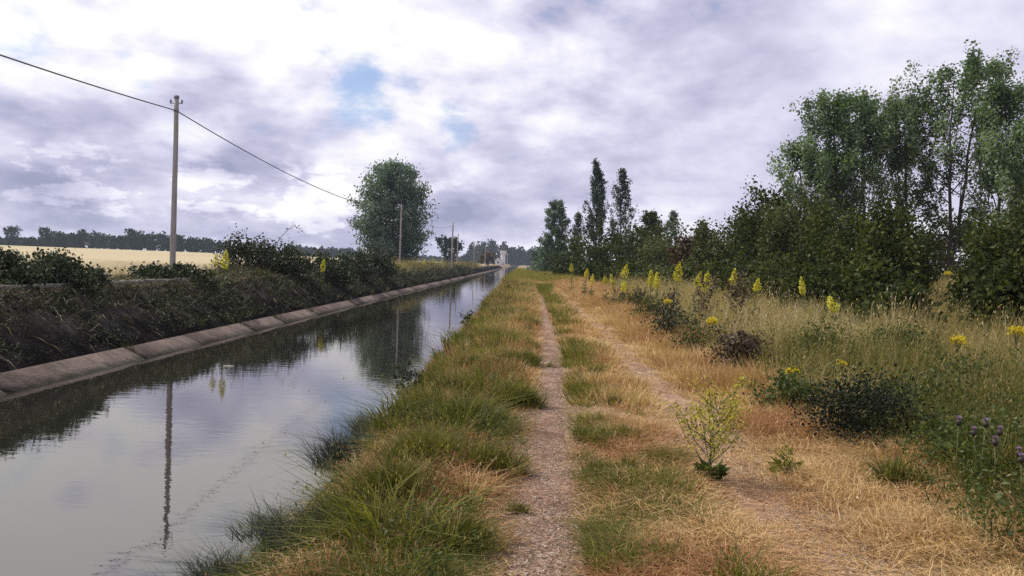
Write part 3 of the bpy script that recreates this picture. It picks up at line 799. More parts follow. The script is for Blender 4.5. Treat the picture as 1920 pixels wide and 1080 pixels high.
# ------------------------------------------------------------------ bushes of the far bank
bb = [
    (12, 477, 19.3, 110, 'dark bush at the left edge beside the wheat field'),
    (95, 476, 20.8, 100, 'dark bush in front of the wheat, second from the left edge'),
    (155, 510, 22, 60, 'low trailing end of the dark bush in front of the wheat'),
    (468, 440, 40, 120, 'big greyish bush with loose twigs on the far bank'),
    (530, 450, 41, 90, 'dark half of the big bush on the far bank'),
    (610, 465, 46, 90, 'low bush behind the single yellow mullein on the far bank'),
    (655, 466, 54, 90, 'grey green bush left of the lone round poplar'),
    (700, 470, 62, 80, 'grey green bush beneath the lone round poplar'),
    (285, 506, 27, 60, 'low weedy bush just left of the nearest pole foot'),
    (345, 500, 29, 70, 'low weedy bush just right of the nearest pole foot'),
]
for k, (px, py, Y, wp, lb) in enumerate(bb):
    b = basept(px, Y)
    W = wp / F * Y * 1.15
    make_bush('bank_bush', lb, 'bush', b, W, max(1.6, W * .8), max(0.5, pxheight(px, py, Y, b.z)), 420 + k, 'bankbush', nleaf=4200 if wp > 65 else 2200, lsize=0.075 + Y * .0014, lumps=26, group='bushes on the far bank',
              spiky=0.35 if k in (1, 3) else 0)
# arching bare twig above the big bush
t = thing('bramble_shoot', 'long arching bramble shoot above the big bush', 'bramble', basept(505, 40.5))
mb = MB()
p0 = P(512, 470, 40.5); pts = np.array([P(512, 470, 40.5), P(525, 447, 40.5), P(540, 430, 40.5), P(553, 424, 40.5), P(562, 428, 40.5)]) - np.array(t.location)
mb.tube(pts, [.02, .016, .012, .01, .006], 4)
mb.build('cane', M['weed'], t)
V, Q = leaf_quads(np.repeat(pts[1:], 7, 0) + rng.normal(0, .1, (28, 3)), .12, rng)
mb = MB(); mb.add(V, Q, None, rng.random(28)); mb.build('foliage', M['weed'], t)['kind'] = 'stuff'

# ------------------------------------------------------------------ poles and cable
poles = [ # px foot, px top, py top, Y, label
    (None, None, None, -19.0, None),
    (319, 331, 182, 28.7, 'nearest grey wooden utility pole on the far bank'),
    (750, 753, 384, 81.0, 'utility pole standing before the lone round poplar'),
    (847, 849.5, 417, 124.0, 'utility pole right of the lone round poplar, taller of the close pair'),
    (857, 859, 438, 168.0, 'shorter utility pole of the close pair right of the lone poplar'),
    (889.5, 890, 452, 216.0, 'thin far pole left of the brownish domed bush'),
    (910, 910.5, 462, 285.0, 'tiny far pole behind the brownish domed bush'),
    (951.5, 952, 475, 740.0, 'short far post right of the white tower'),
]
tops = []
for pf, pt, py, Y, lb in poles:
    if lb is None:
        tops.append(np.array([-12.4, Y, 8.0])); continue
    top = P(pt, py, Y)
    x0 = P(pf, 500, Y).x; foot = Vector((top.x, Y, gz(top.x, Y) - 0.3))
    tops.append(np.array(top))
    t = thing('utility_pole', lb, 'pole', foot, 'poles of the line along the canal')
    H = top.z - foot.z
    r = 0.084 if Y < 50 else (0.07 if Y < 100 else .11 if Y < 500 else .25)
    mb = MB(); n = 12
    z = np.linspace(0, H, n)
    mb.tube(np.c_[np.cumsum(rng.normal(0, .004, n)), np.cumsum(rng.normal(0, .004, n)), z], np.interp(z, [0, H], [r * 1.3, r * .92]), 14, .5)
    mb.build('shaft', M['wood'], t, smooth=True)
    if Y < 90:
        mb = MB(); mb.tube([(0, 0, H - 0.03), (0, 0, H + 0.05)], [r * 1.15, r * 1.1], 14); mb.build('cap', M['metal'], t)
        mb = MB(); mb.tube([(-0.21, 0, H - 0.22), (0.21, 0, H - 0.22)], .014, 6); mb.build('cross_pin', M['metal'], t)
        for s in (-1, 1):
            mb = MB(); mb.tube([(s * .20, 0, H - .24), (s * .20, 0, H - .18), (s * .20, 0, H - .13), (s * .20, 0, H - .08)], [.02, .035, .035, .015], 8); mb.build('insulator', M['metal'], t)
        mb = MB(); mb.tube([(0, 0, H - .52), (0, 0, H - .46)], r * 1.12, 14, cap=False); mb.build('clamp_band', M['metal'], t)
spans = ['sagging black cable running from the nearest pole out of the picture', 'sagging black cable between the nearest pole and the one before the poplar',
         'cable between the pole before the poplar and the close pair']
for k, lb in enumerate(spans):
    a, b_ = tops[k] - [0, 0, .48], tops[k + 1] - [0, 0, .48]
    f = np.linspace(0, 1, 40)[:, None]
    pts = a + (b_ - a) * f
    pts[:, 2] -= 4 * (0.95 if k else 0.8) * (f * (1 - f))[:, 0]
    mb = MB(); o0 = pts[0].copy(); mb.tube(pts - o0, 0.021, 6)
    tag(mb.build('overhead_cable', M['cable'], None, Vector(o0), smooth=True), lb, 'cable', 'spans of overhead cable')

# ------------------------------------------------------------------ tower and white house at the far end
c = P(943, 490, 560.0); zg = gz(c.x, 560)
t = thing('water_tower', 'small white tower with a wider flat head at the far end of the canal', 'tower', (c.x, 560, zg - .3))
H = P(943, 469, 560).z - zg + .3
mb = MB(); n = 20
mb.tube([(0, 0, 0), (0, 0, H * .72)], [1.75, 1.55], n, cap=False); mb.build('shaft', M['white'], t, smooth=True)
mb = MB(); mb.tube([(0, 0, H * .70), (0, 0, H * .80), (0, 0, H * .97), (0, 0, H)], [1.6, 2.15, 2.2, 2.15], n); hd = mb.build('tower_head', M['white'], t)
mb = MB(); mb.tube([(0, 0, H * .965), (0, 0, H * 1.0)], [2.4, 2.36], n); mb.build('rim', M['coping'], hd)
mb = MB(); mb.box(-.5, .5, -1.8, -1.4, .3, 2.5); mb.build('door', M['wood'], t)
c = P(934, 492, 545.0); zg = gz(c.x, 545)
t = thing('white_house', 'little white gabled house beside the tower', 'house', (c.x, 545, zg - .3)); t.scale = (1.5, 1.5, 1.5)
mb = MB()
mb.add([(-1.4, -2, 0), (1.4, -2, 0), (1.4, 2, 0), (-1.4, 2, 0), (-1.4, -2, 2.2), (1.4, -2, 2.2), (1.4, 2, 2.2), (-1.4, 2, 2.2), (0, -2, 3.3), (0, 2, 3.3)],
       [(0, 1, 5, 4), (1, 2, 6, 5), (2, 3, 7, 6), (3, 0, 4, 7)], [(4, 5, 8), (6, 7, 9)]); mb.build('wall', M['white'], t)
for s in (-1, 1):
    mb = MB(); mb.add([(s * 1.65, -2.2, 2.03), (0, -2.2, 3.36), (0, 2.2, 3.36), (s * 1.65, 2.2, 2.03), (s * 1.65, -2.2, 2.15), (0, -2.2, 3.48), (0, 2.2, 3.48), (s * 1.65, 2.2, 2.15)],
        [(0, 1, 2, 3), (4, 5, 6, 7), (0, 1, 5, 4), (3, 2, 6, 7), (0, 3, 7, 4)]); mb.build('roof_slope', M['roof'], t)
mb = MB(); mb.box(-.4, .4, -2.03, -1.9, .9, 1.7); wnd = mb.build('window', M['glass'], t)
mb = MB(); mb.box(-.47, .47, -2.07, -2.032, .8, .88); mb.build('sill', M['coping'], wnd)

# ------------------------------------------------------------------ scattered ground cover
rg = np.random.default_rng(5)
strawN = source('straw', [grass_mb(12, .11, .04, .14, .0065, 1.0, rg, .8, .25, .022) for _ in range(8)], M['straw'])
strawF = source('straw', [far_mb(13, .12, .06, .18, .013, .7, rg) for _ in range(5)], M['straw'])
russN = source('russet', [grass_mb(13, .10, .05, .18, .007, .8, rg, .9, .5, .02) for _ in range(5)], M['russetgrass'])
russF = source('russet', [far_mb(13, .12, .06, .2, .013, .6, rg) for _ in range(4)], M['russetgrass'])
greenN = source('green', [grass_mb(14, .09, .12, .40, .008, .5, rg, .7, .15, .03) for _ in range(8)], M['green'])
greenF = source('green', [far_mb(13, .10, .15, .40, .015, .45, rg) for _ in range(5)], M['green'])
meadN = source('meadow', [grass_mb(8, .12, .20, .62, .007, .45, rg, .6, .6, .04) for _ in range(6)], M['meadow'])
meadF = source('meadow', [grass_mb(3, .12, .3, .62, .012, .35, rg, .5, 1., .06) for _ in range(2)] + [far_mb(9, .13, .2, .6, .013, .4, rg) for _ in range(4)], M['meadow'])
def herb_mb(rg, n=24, h=.38, s=.042):
    mb = MB()
    for _ in range(3):
        a = rg.uniform(0, 6.28); e = np.array([np.cos(a) * .1, np.sin(a) * .1, h * rg.uniform(.6, 1.1)])
        w_ = np.array([.006, 0, 0])
        mb.add([-w_, w_, e], None, [(0, 1, 2)], .4)
        p = e * rg.uniform(.25, 1.05, (n // 3, 1)) + rg.normal(0, .04, (n // 3, 3))
        V, Q = leaf_quads(p, s * rg.uniform(.6, 1.5, n // 3), rg, .38)
        mb.add(V, Q, None, rg.random(n // 3))
    return mb
herbN = source('herb', [herb_mb(rg) for _ in range(6)], M['herb'], .5)
bankN = source('bank', [far_mb(10, .2, .15, .5, .02, .5, rg) for _ in range(3)] + [herb_mb(rg, 18, .40, .09) for _ in range(4)], M['bank'])
def litter_mb(rg, n=14, rad=.13):
    p = np.c_[rg.uniform(-rad, rad, (n, 2)), rg.uniform(.002, .014, n)]
    ax = np.c_[rg.normal(size=(n, 2)), rg.normal(0, .15, n)]
    V, Q = leaf_quads(p, rg.uniform(.012, .05, n), rg, .2, axis=ax)
    mb = MB(); mb.add(V, Q, None, rg.random(n)); return mb
litN = source('litter', [litter_mb(rg) for _ in range(5)], M['litter'], .3)

def grad_scale(y, s, far): return s * (1 + np.clip((y - 8) / far, 0, 3))
def hz_scale(s): return np.minimum(s, 1 + .2 * (s - 1)) if np.ndim(s) else s
def halfwidth(y): return np.interp(y, [3, 6, 12, 30, 60], [.25, .21, .20, .18, .1])
def right_edge(y): return np.interp(y, [3, 5.5, 8, 10.5, 18, 42, 90], [2.5, 2.75, 3.35, 2.95, 3.6, 5.4, 7.5])
def edge_wob(x, y): return .12 * (vnoise(x, y, .35, 25) - .5)

# dry straw over the whole track width
x, y = field_points(25000, -0.5, lambda y: right_edge(y) + .5, 2.6, 120, rg, 1.3)
d1 = np.abs(x - track_x(y)) - halfwidth(y) + edge_wob(x, y)
keep = (d1 > .05) | (rg.random(len(x)) < .07)
d2 = np.abs(x - track2_x(y))
bare2 = (d2 < .48 * vnoise(x, y, .8, 31) + .02) & (y < 45)
keep &= ~(bare2 & (rg.random(len(x)) < np.interp(y, [3, 7, 10, 20], [.30, .35, .56, .40])))
keep &= rg.random(len(x)) < np.clip(2.4 * vnoise(x, y, .42, 36) - .1, .22, 1)
keep &= ~((x < -0.05 + vnoise(x, y, .9, 32) * .3 - .2) & (rg.random(len(x)) < .5))
x, y, d1, d2 = x[keep], y[keep], d1[keep], d2[keep]
t = np.clip(.02 + .9 * vnoise(x, y, 1.1, 33) + rg.normal(0, .16, len(x)), 0, 1)
hs = rg.uniform(.6, 1.2, len(x)) * (.35 + 1.1 * vnoise(x, y, .5, 34)) * np.clip(d1 / .3, .25, 1) * np.clip(d2 / .5, .4, 1) * (1 + .9 * np.clip(x - 2.3, 0, 1))
s = grad_scale(y, 1.0, 22) * np.clip(d1 / .12, .45, 1)
rr = vnoise(x, y, .75, 35) + rg.normal(0, .2, len(x)) > .84
pts = np.c_[x, y, hz(x, y)]; sc3 = np.stack([s, s, hz_scale(s) * hs], -1)
scatter('dry_grass', 'dry straw coloured grass flattened over the wheel tracks', 'grass', strawN, strawF, pts[~rr], sc3[~rr], t[~rr], rg, .3)
scatter('russet_grass', 'reddish brown withered grass in patches between the tracks', 'grass', russN, russF, pts[rr], sc3[rr], t[rr], rg, .3)
# litter on the bare tracks
x, y = field_points(2600, lambda y: track_x(y) - .36, lambda y: track_x(y) + .36, 2.8, 40, rg, 1.3)
x2, y2 = field_points(1700, lambda y: track2_x(y) - .5, lambda y: track2_x(y) + .5, 2.8, 40, rg, 1.2)
x, y = np.r_[x, x2], np.r_[y, y2]
scatter('straw_litter', 'bits of dead straw strewn on the gravel tracks', 'litter', litN, litN, np.c_[x, y, hz(x, y) + .012], rg.uniform(.7, 1.1, len(x)), rg.uniform(.1, .95, len(x)), rg, .03)
# loose stones on the tracks
def pebble_mb(rg):
    V = np.array([[1, 0, 0], [-1, 0, 0], [0, 1, 0], [0, -1, 0], [0, 0, .7], [0, 0, -.4]], float) * rg.uniform(.7, 1.3, (6, 1))
    mb = MB(); mb.add(V, None, [(0, 2, 4), (2, 1, 4), (1, 3, 4), (3, 0, 4), (2, 0, 5), (1, 2, 5), (3, 1, 5), (0, 3, 5)], rg.random()); return mb
pebN = source('pebble', [pebble_mb(rg) for _ in range(8)], M['litter'], .9)
x, y = field_points(1100, lambda y: track_x(y) - .3, lambda y: track_x(y) + .3, 2.8, 22, rg, 1.2)
x2, y2 = field_points(450, lambda y: track2_x(y) - .35, lambda y: track2_x(y) + .35, 3.5, 22, rg, 1.1)
x, y = np.r_[x, x2], np.r_[y, y2]
scatter('pebbles', 'loose small stones lying on the gravel tracks', 'stones', pebN, pebN, np.c_[x, y, hz(x, y) + .012], .005 + .018 * rg.random(len(x)) ** 3, rg.uniform(.0, .8, len(x)), rg, .2)
# green grass of the verge, clumped
x, y = field_points(8000, -1.62, lambda y: track_x(y) - halfwidth(y) - .05, 2.6, 130, rg, 1.25)
cl = vnoise(x, y, .34, 41) * .6 + vnoise(x, y, .95, 48) * .4
rim = np.clip((x + 1.66) / .45, .12, 1)
edge = np.clip((track_x(y) - halfwidth(y) - x) / .45, 0, 1)
keep = rg.random(len(x)) < np.clip(3.2 * (cl - .36), .05, 1) * (.35 + .65 * edge)
x, y, cl, edge, rim = x[keep], y[keep], cl[keep], edge[keep], rim[keep]
t = np.clip(-.1 + .55 * vnoise(x, y, .8, 42) + .30 * np.clip((x + 1.0) / 1.2, 0, 1) + rg.normal(0, .12, len(x)), 0, 1)
hs = np.clip((cl - .30) * 2.2, .12, .8) * rg.uniform(.7, 1.2, len(x)) * (.35 + .65 * edge) * rim
s = grad_scale(y, 1.0, 22)
scatter('verge_grass', 'green grass of the verge between the water and the footpath', 'grass', greenN, greenF, np.c_[x, y, hz(x, y) - .02], np.stack([s, s, hz_scale(s) * hs], -1), t, rg, .2)
# separate tussocks of the verge, seeding, dark at the foot
def tus_mb(rg, n=70):
    mb = grass_mb(n, .14, .16, .42, .008, .5, rg, .7, 0)
    m2 = grass_mb(8, .10, .32, .52, .007, .45, rg, .4, .8, .026, .7, 1.0)
    mb.add(np.vstack(m2.V), np.vstack(m2.Q), None, np.concatenate(m2.tq)); mb.n -= len(np.vstack(m2.V)); V_ = mb.V.pop()
    mb.add(V_, None, np.vstack(m2.T), np.concatenate(m2.tt))
    return mb
tusN = source('tussock', [tus_mb(rg, 120) for _ in range(7)], M['green'], .5)
cx, cy = field_points(1500, -1.42, lambda y: track_x(y) - halfwidth(y) - .14, 3.0, 60, rg, 1.1)
keepi, cell = [], {}
for q in range(len(cx)):                                  # keep them apart from each other
    dmin = .34 + .012 * cy[q]
    if all((cx[q] - cx[r]) ** 2 + ((cy[q] - cy[r]) * .8) ** 2 > dmin ** 2 for r in keepi): keepi.append(q)
x, y = cx[keepi], cy[keepi]
keep = vnoise(x, y, .9, 71) > .22
x, y = x[keep], y[keep]
s = rg.uniform(.85, 1.7, len(x)) * np.interp(y, [3, 10, 30, 60], [1, 1.15, 1.6, 2]) * np.clip((track_x(y) - halfwidth(y) - x) / .5, .45, 1)
scatter('verge_tussocks', 'seeding grass tussocks crowding the canal verge', 'grass', tusN, tusN, np.c_[x, y, hz(x, y) - .02], np.stack([s, s, s * rg.uniform(.5, .88, len(x)) * np.clip((x + 1.75) / .5, .4, 1) * np.interp(y, [8, 30], [1, .75])], -1), rg.uniform(-.25, .75, len(x)), rg, .12)
x, y = field_points(1800, -1.6, lambda y: track_x(y) - halfwidth(y) - .15, 2.8, 50, rg, 1.1)
keep = vnoise(x, y, .8, 73) > .5
x, y = x[keep], y[keep]
scatter('verge_herbs', 'grey green leafy weeds among the verge grass', 'weeds', herbN, herbN, np.c_[x, y, hz(x, y)], rg.uniform(.4, .75, len(x)) * np.clip((x + 1.9) / .5, .4, 1), rg.random(len(x)) * .8, rg, .25)
# dry grass mixed into the verge
x, y = field_points(8000, -1.6, lambda y: track_x(y) - halfwidth(y) - .03, 2.6, 90, rg, 1.25)
keep = vnoise(x, y, .5, 44) + .3 * np.clip((x + .8) / .8, -.5, 1) > .47
x, y = x[keep], y[keep]
s = grad_scale(y, 1.1, 22); hs = rg.uniform(.6, 1.9, len(x)) * np.clip((track_x(y) - halfwidth(y) - x) / .4, .3, 1) * np.clip((x + 1.66) / .45, .25, 1)
rr = vnoise(x, y, .6, 45) > .62
tt = np.clip(.1 + .8 * rg.random(len(x)), 0, 1)
pts = np.c_[x, y, hz(x, y)]; sc3 = np.stack([s, s, hz_scale(s) * hs], -1)
scatter('dry_grass', 'withered straw grass among the green of the canal verge', 'grass', strawN, strawF, pts[~rr], sc3[~rr], tt[~rr], rg, .2)
scatter('russet_grass', 'rusty red grass among the green of the canal verge', 'grass', russN, russF, pts[rr], sc3[rr], tt[rr], rg, .2)
# green in the middle strip
x, y = field_points(6500, lambda y: track_x(y) + halfwidth(y) + .06, lambda y: track2_x(y) - .3, 2.8, 60, rg, 1.2)
keep = vnoise(x, y, .38, 46) * .65 + vnoise(x, y, 1.6, 49) * .35 - .35 * np.clip((x - track_x(y) - .35) / .9, 0, 1) + rg.normal(0, .08, len(x)) > .53
x, y = x[keep], y[keep]
s = grad_scale(y, .75, 25)
scatter('strip_grass', 'short green grass on the strip between the wheel tracks', 'grass', greenN, greenF, np.c_[x, y, hz(x, y)], np.stack([s, s, s * (.25 + .8 * vnoise(x, y, .5, 47))], -1), np.clip(.15 + .7 * rg.random(len(x)), 0, 1), rg, .2)
# yellowish green beyond the end of the tracks
x, y = field_points(2600, -1.5, 5.5, 70, 210, rg, 1.0)
scatter('verge_grass', 'yellow green grass where the footpath ends in the distance', 'grass', greenF, greenF, np.c_[x, y, hz(x, y)], rg.uniform(1.6, 2.6, len(x)), np.clip(rg.normal(.9, .1, len(x)), 0, 1), rg, .2)
# meadow on the right
x, y = field_points(37000, lambda y: right_edge(y) - .1, lambda y: np.minimum(7 + y * .72, 24), 3.0, 75, rg, .85)
keep = rg.random(len(x)) < np.clip(-.15 + 1.7 * vnoise(x, y, .7, 51), 0.08, 1)
x, y = x[keep], y[keep]
near = np.clip((x - right_edge(y) + .3) / 1.0, 0, 1) * np.clip((15 - y) / 6, 0, 1)
t = np.clip(.70 + .8 * (vnoise(x, y, 1.6, 52) - .5) - .44 * near - .15 * np.clip((x - 9) / 6, 0, 1) + .14 * np.clip((y - 15) / 8, 0, 1) + .5 * np.exp(-((x - 7.3) / 1.6) ** 2 - ((y - 21) / 4) ** 2) + .22 * np.exp(-((y - 12.5) / 2.5) ** 2) + rg.normal(0, .16, len(x)), 0, 1)
ed = np.clip((x - right_edge(y)) / .45, .25, 1) * np.interp(y, [5, 8, 12], [.55, .7, 1])
hs = ed * (.35 + 1.0 * vnoise(x, y, .8, 53) + .6 * vnoise(x, y, 2.4, 55)) * rg.uniform(.75, 1.25, len(x))
s = grad_scale(y, .95, 30)
scatter('meadow_grass', 'tall seeding meadow grass to the right of the track', 'grass', meadN, meadF, np.c_[x, y, hz(x, y)], np.stack([s, s, hz_scale(s) * hs], -1), t, rg, .18, lod=10)
x, y = field_points(6500, lambda y: right_edge(y) + .1, lambda y: np.minimum(7 + y * .72, 24), 3.0, 60, rg, .95)
keep = rg.random(len(x)) < np.clip(vnoise(x, y, 1.5, 54) * 1.2 - .2 + .6 * np.clip((15 - y) / 6, 0, 1), 0.04, 1)
x, y = x[keep], y[keep]
s = grad_scale(y, 1.0, 30)
scatter('meadow_herb', 'leafy green weeds growing through the meadow grass', 'weeds', herbN, herbN, np.c_[x, y, hz(x, y)], np.stack([s, s, hz_scale(s) * rg.uniform(.6, 1.4, len(x))], -1), rg.random(len(x)), rg, .2)
# far bank: weeds on the top and hanging over the slope
x, y = field_points(4200, -13.3, -11.2, 9, 210, rg, .9)
s = grad_scale(y, .8, 40) * rg.uniform(.7, 1.3, len(x))
z = np.interp(x, XS, ZS)
hs = (.12 + .85 * vnoise(x, y, 2.6, 61) ** 1.5) * np.interp(y, [10, 20, 30, 36], [.8, .55, .7, 1.1])
scatter('bank_weeds', 'dark weeds along the top of the far bank', 'weeds', bankN, bankN, np.c_[x, y, z], np.stack([s, s, s * hs], -1), np.clip(.16 + .62 * vnoise(x, y, 1.4, 62) + .35 * np.clip((y - 55) / 40, 0, 1) + rg.normal(0, .14, len(x)), 0, 1), rg, .2)
x, y = field_points(380, -11.4, -9.55, 9, 120, rg, .9)
z = np.interp(x, [-11.45, -9.5], [1.50, .21])
n = len(x)
k6 = np.repeat(np.arange(n), 5)
pos = np.c_[x, y, z][k6] + np.c_[rg.normal(0, .12, 5 * n), rg.normal(0, .2, 5 * n), np.zeros(5 * n)]
pos[:, 2] = np.interp(pos[:, 0], [-11.45, -9.5], [1.50, .21]) + rg.uniform(.01, .05, 5 * n)
pos = pos[pos[:, 0] < -9.6]
ax = np.c_[np.ones(len(pos)), rg.normal(0, .9, len(pos)), -.68 + rg.normal(0, .06, len(pos))]
V, Q = leaf_quads(pos, rg.uniform(.15, .55, len(pos)), rg, .05, axis=ax)
mb = MB(); mb.add(V, Q, None, np.clip(rg.normal(.66, .25, len(pos)), 0, 1))
tag(mb.build('dead_stems', M['bank']), 'grey dead stems lying down the stained far slope', 'weeds', kind='stuff')
x, y = field_points(9000, -11.5, -9.7, 9, 170, rg, .95)
keep = rg.random(len(x)) < np.clip(1.5 * vnoise(x, y, 2.2, 63) - .34 + 1.0 * np.clip((-10.30 - x), 0, 1), 0.08, 1)
x, y = x[keep], y[keep]
s = grad_scale(y, .6, 40) * rg.uniform(.5, 1.2, len(x))
z = np.interp(x, [-11.45, -9.5], [1.48, .19])
scatter('bank_weeds', 'dark trailing weeds over the stained far slope', 'weeds', bankN, bankN, np.c_[x, y, z], np.stack([s, s, s * .6], -1), np.clip(.0 + .75 * rg.random(len(x)) ** 1.6, 0, 1), rg, .4)
ye = np.array([e for e in edges if 10 < e < 130]); ye = np.repeat(ye[rg.random(len(ye)) < .6], 5); n = len(ye)
x = rg.uniform(-9.55, -9.2, n)
scatter('bank_weeds', 'little weeds rooted in the joints of the concrete lip', 'weeds', bankN, bankN, np.c_[x, ye + rg.normal(0, .12, n), np.interp(x, [-9.47, -8.84], [.25, -.02])], rg.uniform(.3, .7, n) * (1 + ye / 80), rg.uniform(.1, .8, n), rg, .4)
# pale grass on the far bank beyond the poplar
x, y = field_points(3000, -13.5, -11.0, 66, 230, rg, .8)
scatter('dry_grass', 'pale dry grass along the distant part of the far bank', 'grass', meadF, meadF, np.c_[x, y, np.interp(x, XS, ZS)], rg.uniform(1.2, 2.2, len(x)), np.clip(rg.normal(.75, .12, len(x)), 0, 1), rg, .2)
# rough rim of the wheat
x, y = field_points(2200, -16.4, -15.2, 9, 90, rg, .8)
scatter('field_rim', 'straw coloured rim of the wheat field', 'wheat', meadF, meadF, np.c_[x, y, hz(x, y)], rg.uniform(.6, .9, len(x)), np.clip(rg.normal(.85, .1, len(x)), 0, 1), rg, .15)

# ------------------------------------------------------------------ single plants
def mullein(px, py, Y, spike, label, seed, group='yellow mulleins', zbase=None):
    """woolly rosette, stout stem, dense yellow spike; py = tip of the spike"""
    rg = np.random.default_rng(seed)
    tip = P(px, py, Y)
    zb = gz(tip.x, Y) if zbase is None else zbase
    t = thing('mullein', label, 'flower', (tip.x, Y, zb - .03), group)
    H = tip.z - zb + .03
    ln = rg.normal(0, .12, 2)
    ln -= 0
    cv = lambda f: np.array([ln[0] * f * f, ln[1] * f * f, H * f])
    mb = MB(); mb.tube(np.array([cv(f) for f in np.linspace(0, 1, 6)]), np.linspace(.016, .005, 6), 6, .4); mb.build('stem', M['stem'], t, smooth=True)
    sp = min(spike, H * .6)
    n = 170
    f = rg.beta(1.2, 1.5, n); th = rg.uniform(0, 6.28, n)
    wv = rg.uniform(.95, 1.7)
    rad = (.082 * wv * np.sin(np.pi * np.clip(f, 0, 1) ** .62) ** 1.1 + .010) * (spike / .5) ** .5
    c = np.array([cv(1 - sp / H * (1 - q)) for q in f])
    pos = c + np.c_[np.cos(th) * rad, np.sin(th) * rad, rg.normal(0, .012, n)] * rg.uniform(.6, 1.1, (n, 1)) ** np.array([[1, 1, 0]])
    V, Q = leaf_quads(pos, .058 * (spike / .5) ** .4 * rg.uniform(.7, 1.3, n), rg, .95)
    fresh = rg.uniform(.35, 1.0)
    mb = MB(); mb.add(V, Q, None, rg.random(n) * fresh); fl = mb.build('flower_spike', M['yellow'], t); fl['kind'] = 'stuff'
    if Y < 60:
        m = 26
        zf = rg.uniform(.02, .62, m) ** 1.3
        th = rg.uniform(0, 6.28, m)
        L = .30 * (1 - zf)
        ax = np.c_[np.cos(th), np.sin(th), .75 * np.ones(m)]
        pos = np.array([cv(q) for q in zf]) + unit(ax) * (L * .5)[:, None]
        V, Q = leaf_quads(pos, L, rg, .32, axis=ax)
        mb = MB(); mb.add(V, Q, None, rg.random(m)); mb.build('leaves', M['grey_leaf'], t)['kind'] = 'stuff'
    return t
MU = [ # px tip, py tip, Y, spike length m, label
    (1073, 493, 46, .55, 'farthest yellow mullein on the right bank, against the hedge foot'),
    (1098, 503, 40, .45, 'yellow mullein, left one of the far touching pair'),
    (1110, 514, 37, .45, 'yellow mullein, right and lower one of the far touching pair'),
    (1139, 518, 33, .30, 'small single yellow mullein left of the straggling trio'),
    (1155, 515, 31, .40, 'low yellow mullein at the left of the straggling trio'),
    (1168, 495, 32, .55, 'slender tall yellow mullein of the straggling trio'),
    (1170, 526, 29, .38, 'lowest yellow mullein of the straggling trio'),
    (1222, 505, 27, .58, 'broad yellow mullein, left half of the double spike'),
    (1234, 510, 26.5, .52, 'broad yellow mullein, right half of the double spike'),
    (1269, 491, 25, .62, 'largest and highest yellow mullein of the row'),
    (1301, 510, 25, .45, 'thin pale yellow mullein left of the brown dock'),
    (1320, 508, 24.5, .58, 'yellow mullein rising straight above the brown dock'),
    (1372, 504, 24, .52, 'yellow mullein with a long bare tip above the second brown dock'),
    (1414, 522, 22, .36, 'short stubby yellow mullein at the right end of the row'),
    (1511, 520, 23, .50, 'narrow yellow mullein standing alone against the black hedge'),
    (1577, 556, 18, .35, 'sparse green mullein just coming into flower in the meadow'),
]
for k, a in enumerate(MU): mullein(*a, seed=600 + k)
for k, (px, py, Y, sp, lb) in enumerate([
    (421, 468, 29.0, .72, 'big yellow mullein in front of the big bush on the far bank'),
    (604, 484, 42.0, .72, 'single yellow mullein between the far bank bushes'),
    (404, 478, 29.5, .40, 'withered orange mullein left of the big one on the far bank'),
    (796, 485, 100, .9, 'first pale yellow mullein on the distant far bank'),
    (812, 484, 110, 1.0, 'clear yellow mullein between pole and poplar on the distant far bank'),
    (828, 485, 124, 1.0, 'pale yellow mullein left of the close pair of poles')]):
    tp = P(px, py, Y)
    mullein(px, py, Y, sp, lb, 640 + k, 'yellow mulleins of the far bank', zbase=min(gz(tp.x, Y), tp.z - .8))

def umbel(px, py, Y, r, label, seed, gold=True):
    """flat golden flower cluster on a branching stalk; (px,py) = centre of the cluster"""
    rg = np.random.default_rng(seed)
    r *= .88; c = P(px, py, Y); zb = gz(c.x, Y)
    t = thing('yellow_umbel', label, 'flower', (c.x, Y, zb - .02), 'golden umbels in the meadow')
    H = max(.3, c.z - zb)
    mb = MB()
    mb.tube(np.array([[.04, 0, 0], [.02, 0, H * .5], [0, 0, H * .8]]), [.008, .006, .005], 5, .5)
    ends = []
    for j in range(11):
        a = j * 2.4; q = r * math.sqrt((j + .5) / 11)
        e = np.array([math.cos(a) * q, math.sin(a) * q, H + .35 * r * (1 - (q / r) ** 2) + rg.normal(0, .008)])
        ends.append(e); mb.tube(np.array([[0, 0, H * .78], e * [.5, .5, .95], e]), [.004, .003, .002], 3, .6, cap=False)
    mb.build('stem', M['stem'], t)
    e = np.repeat(np.array(ends), 22, 0)
    pos = e + rg.normal(0, 1, e.shape) * [r * .17, r * .17, r * .26]
    V, Q = leaf_quads(pos, .024 * (r / .08) ** .5 * rg.uniform(.7, 1.4, len(pos)), rg, .9)
    mb = MB(); mb.add(V, Q, None, rg.random(len(pos))); mb.build('flower_head', M['gold'], t)['kind'] = 'stuff'
    pos = np.c_[rg.normal(0, .05, (26, 2)), rg.uniform(.02, .75, 26) * H]
    V, Q = leaf_quads(pos, rg.uniform(.05, .13, 26), rg, .3)
    mb = MB(); mb.add(V, Q, None, rg.random(26)); mb.build('leaves', M['herb'], t)['kind'] = 'stuff'
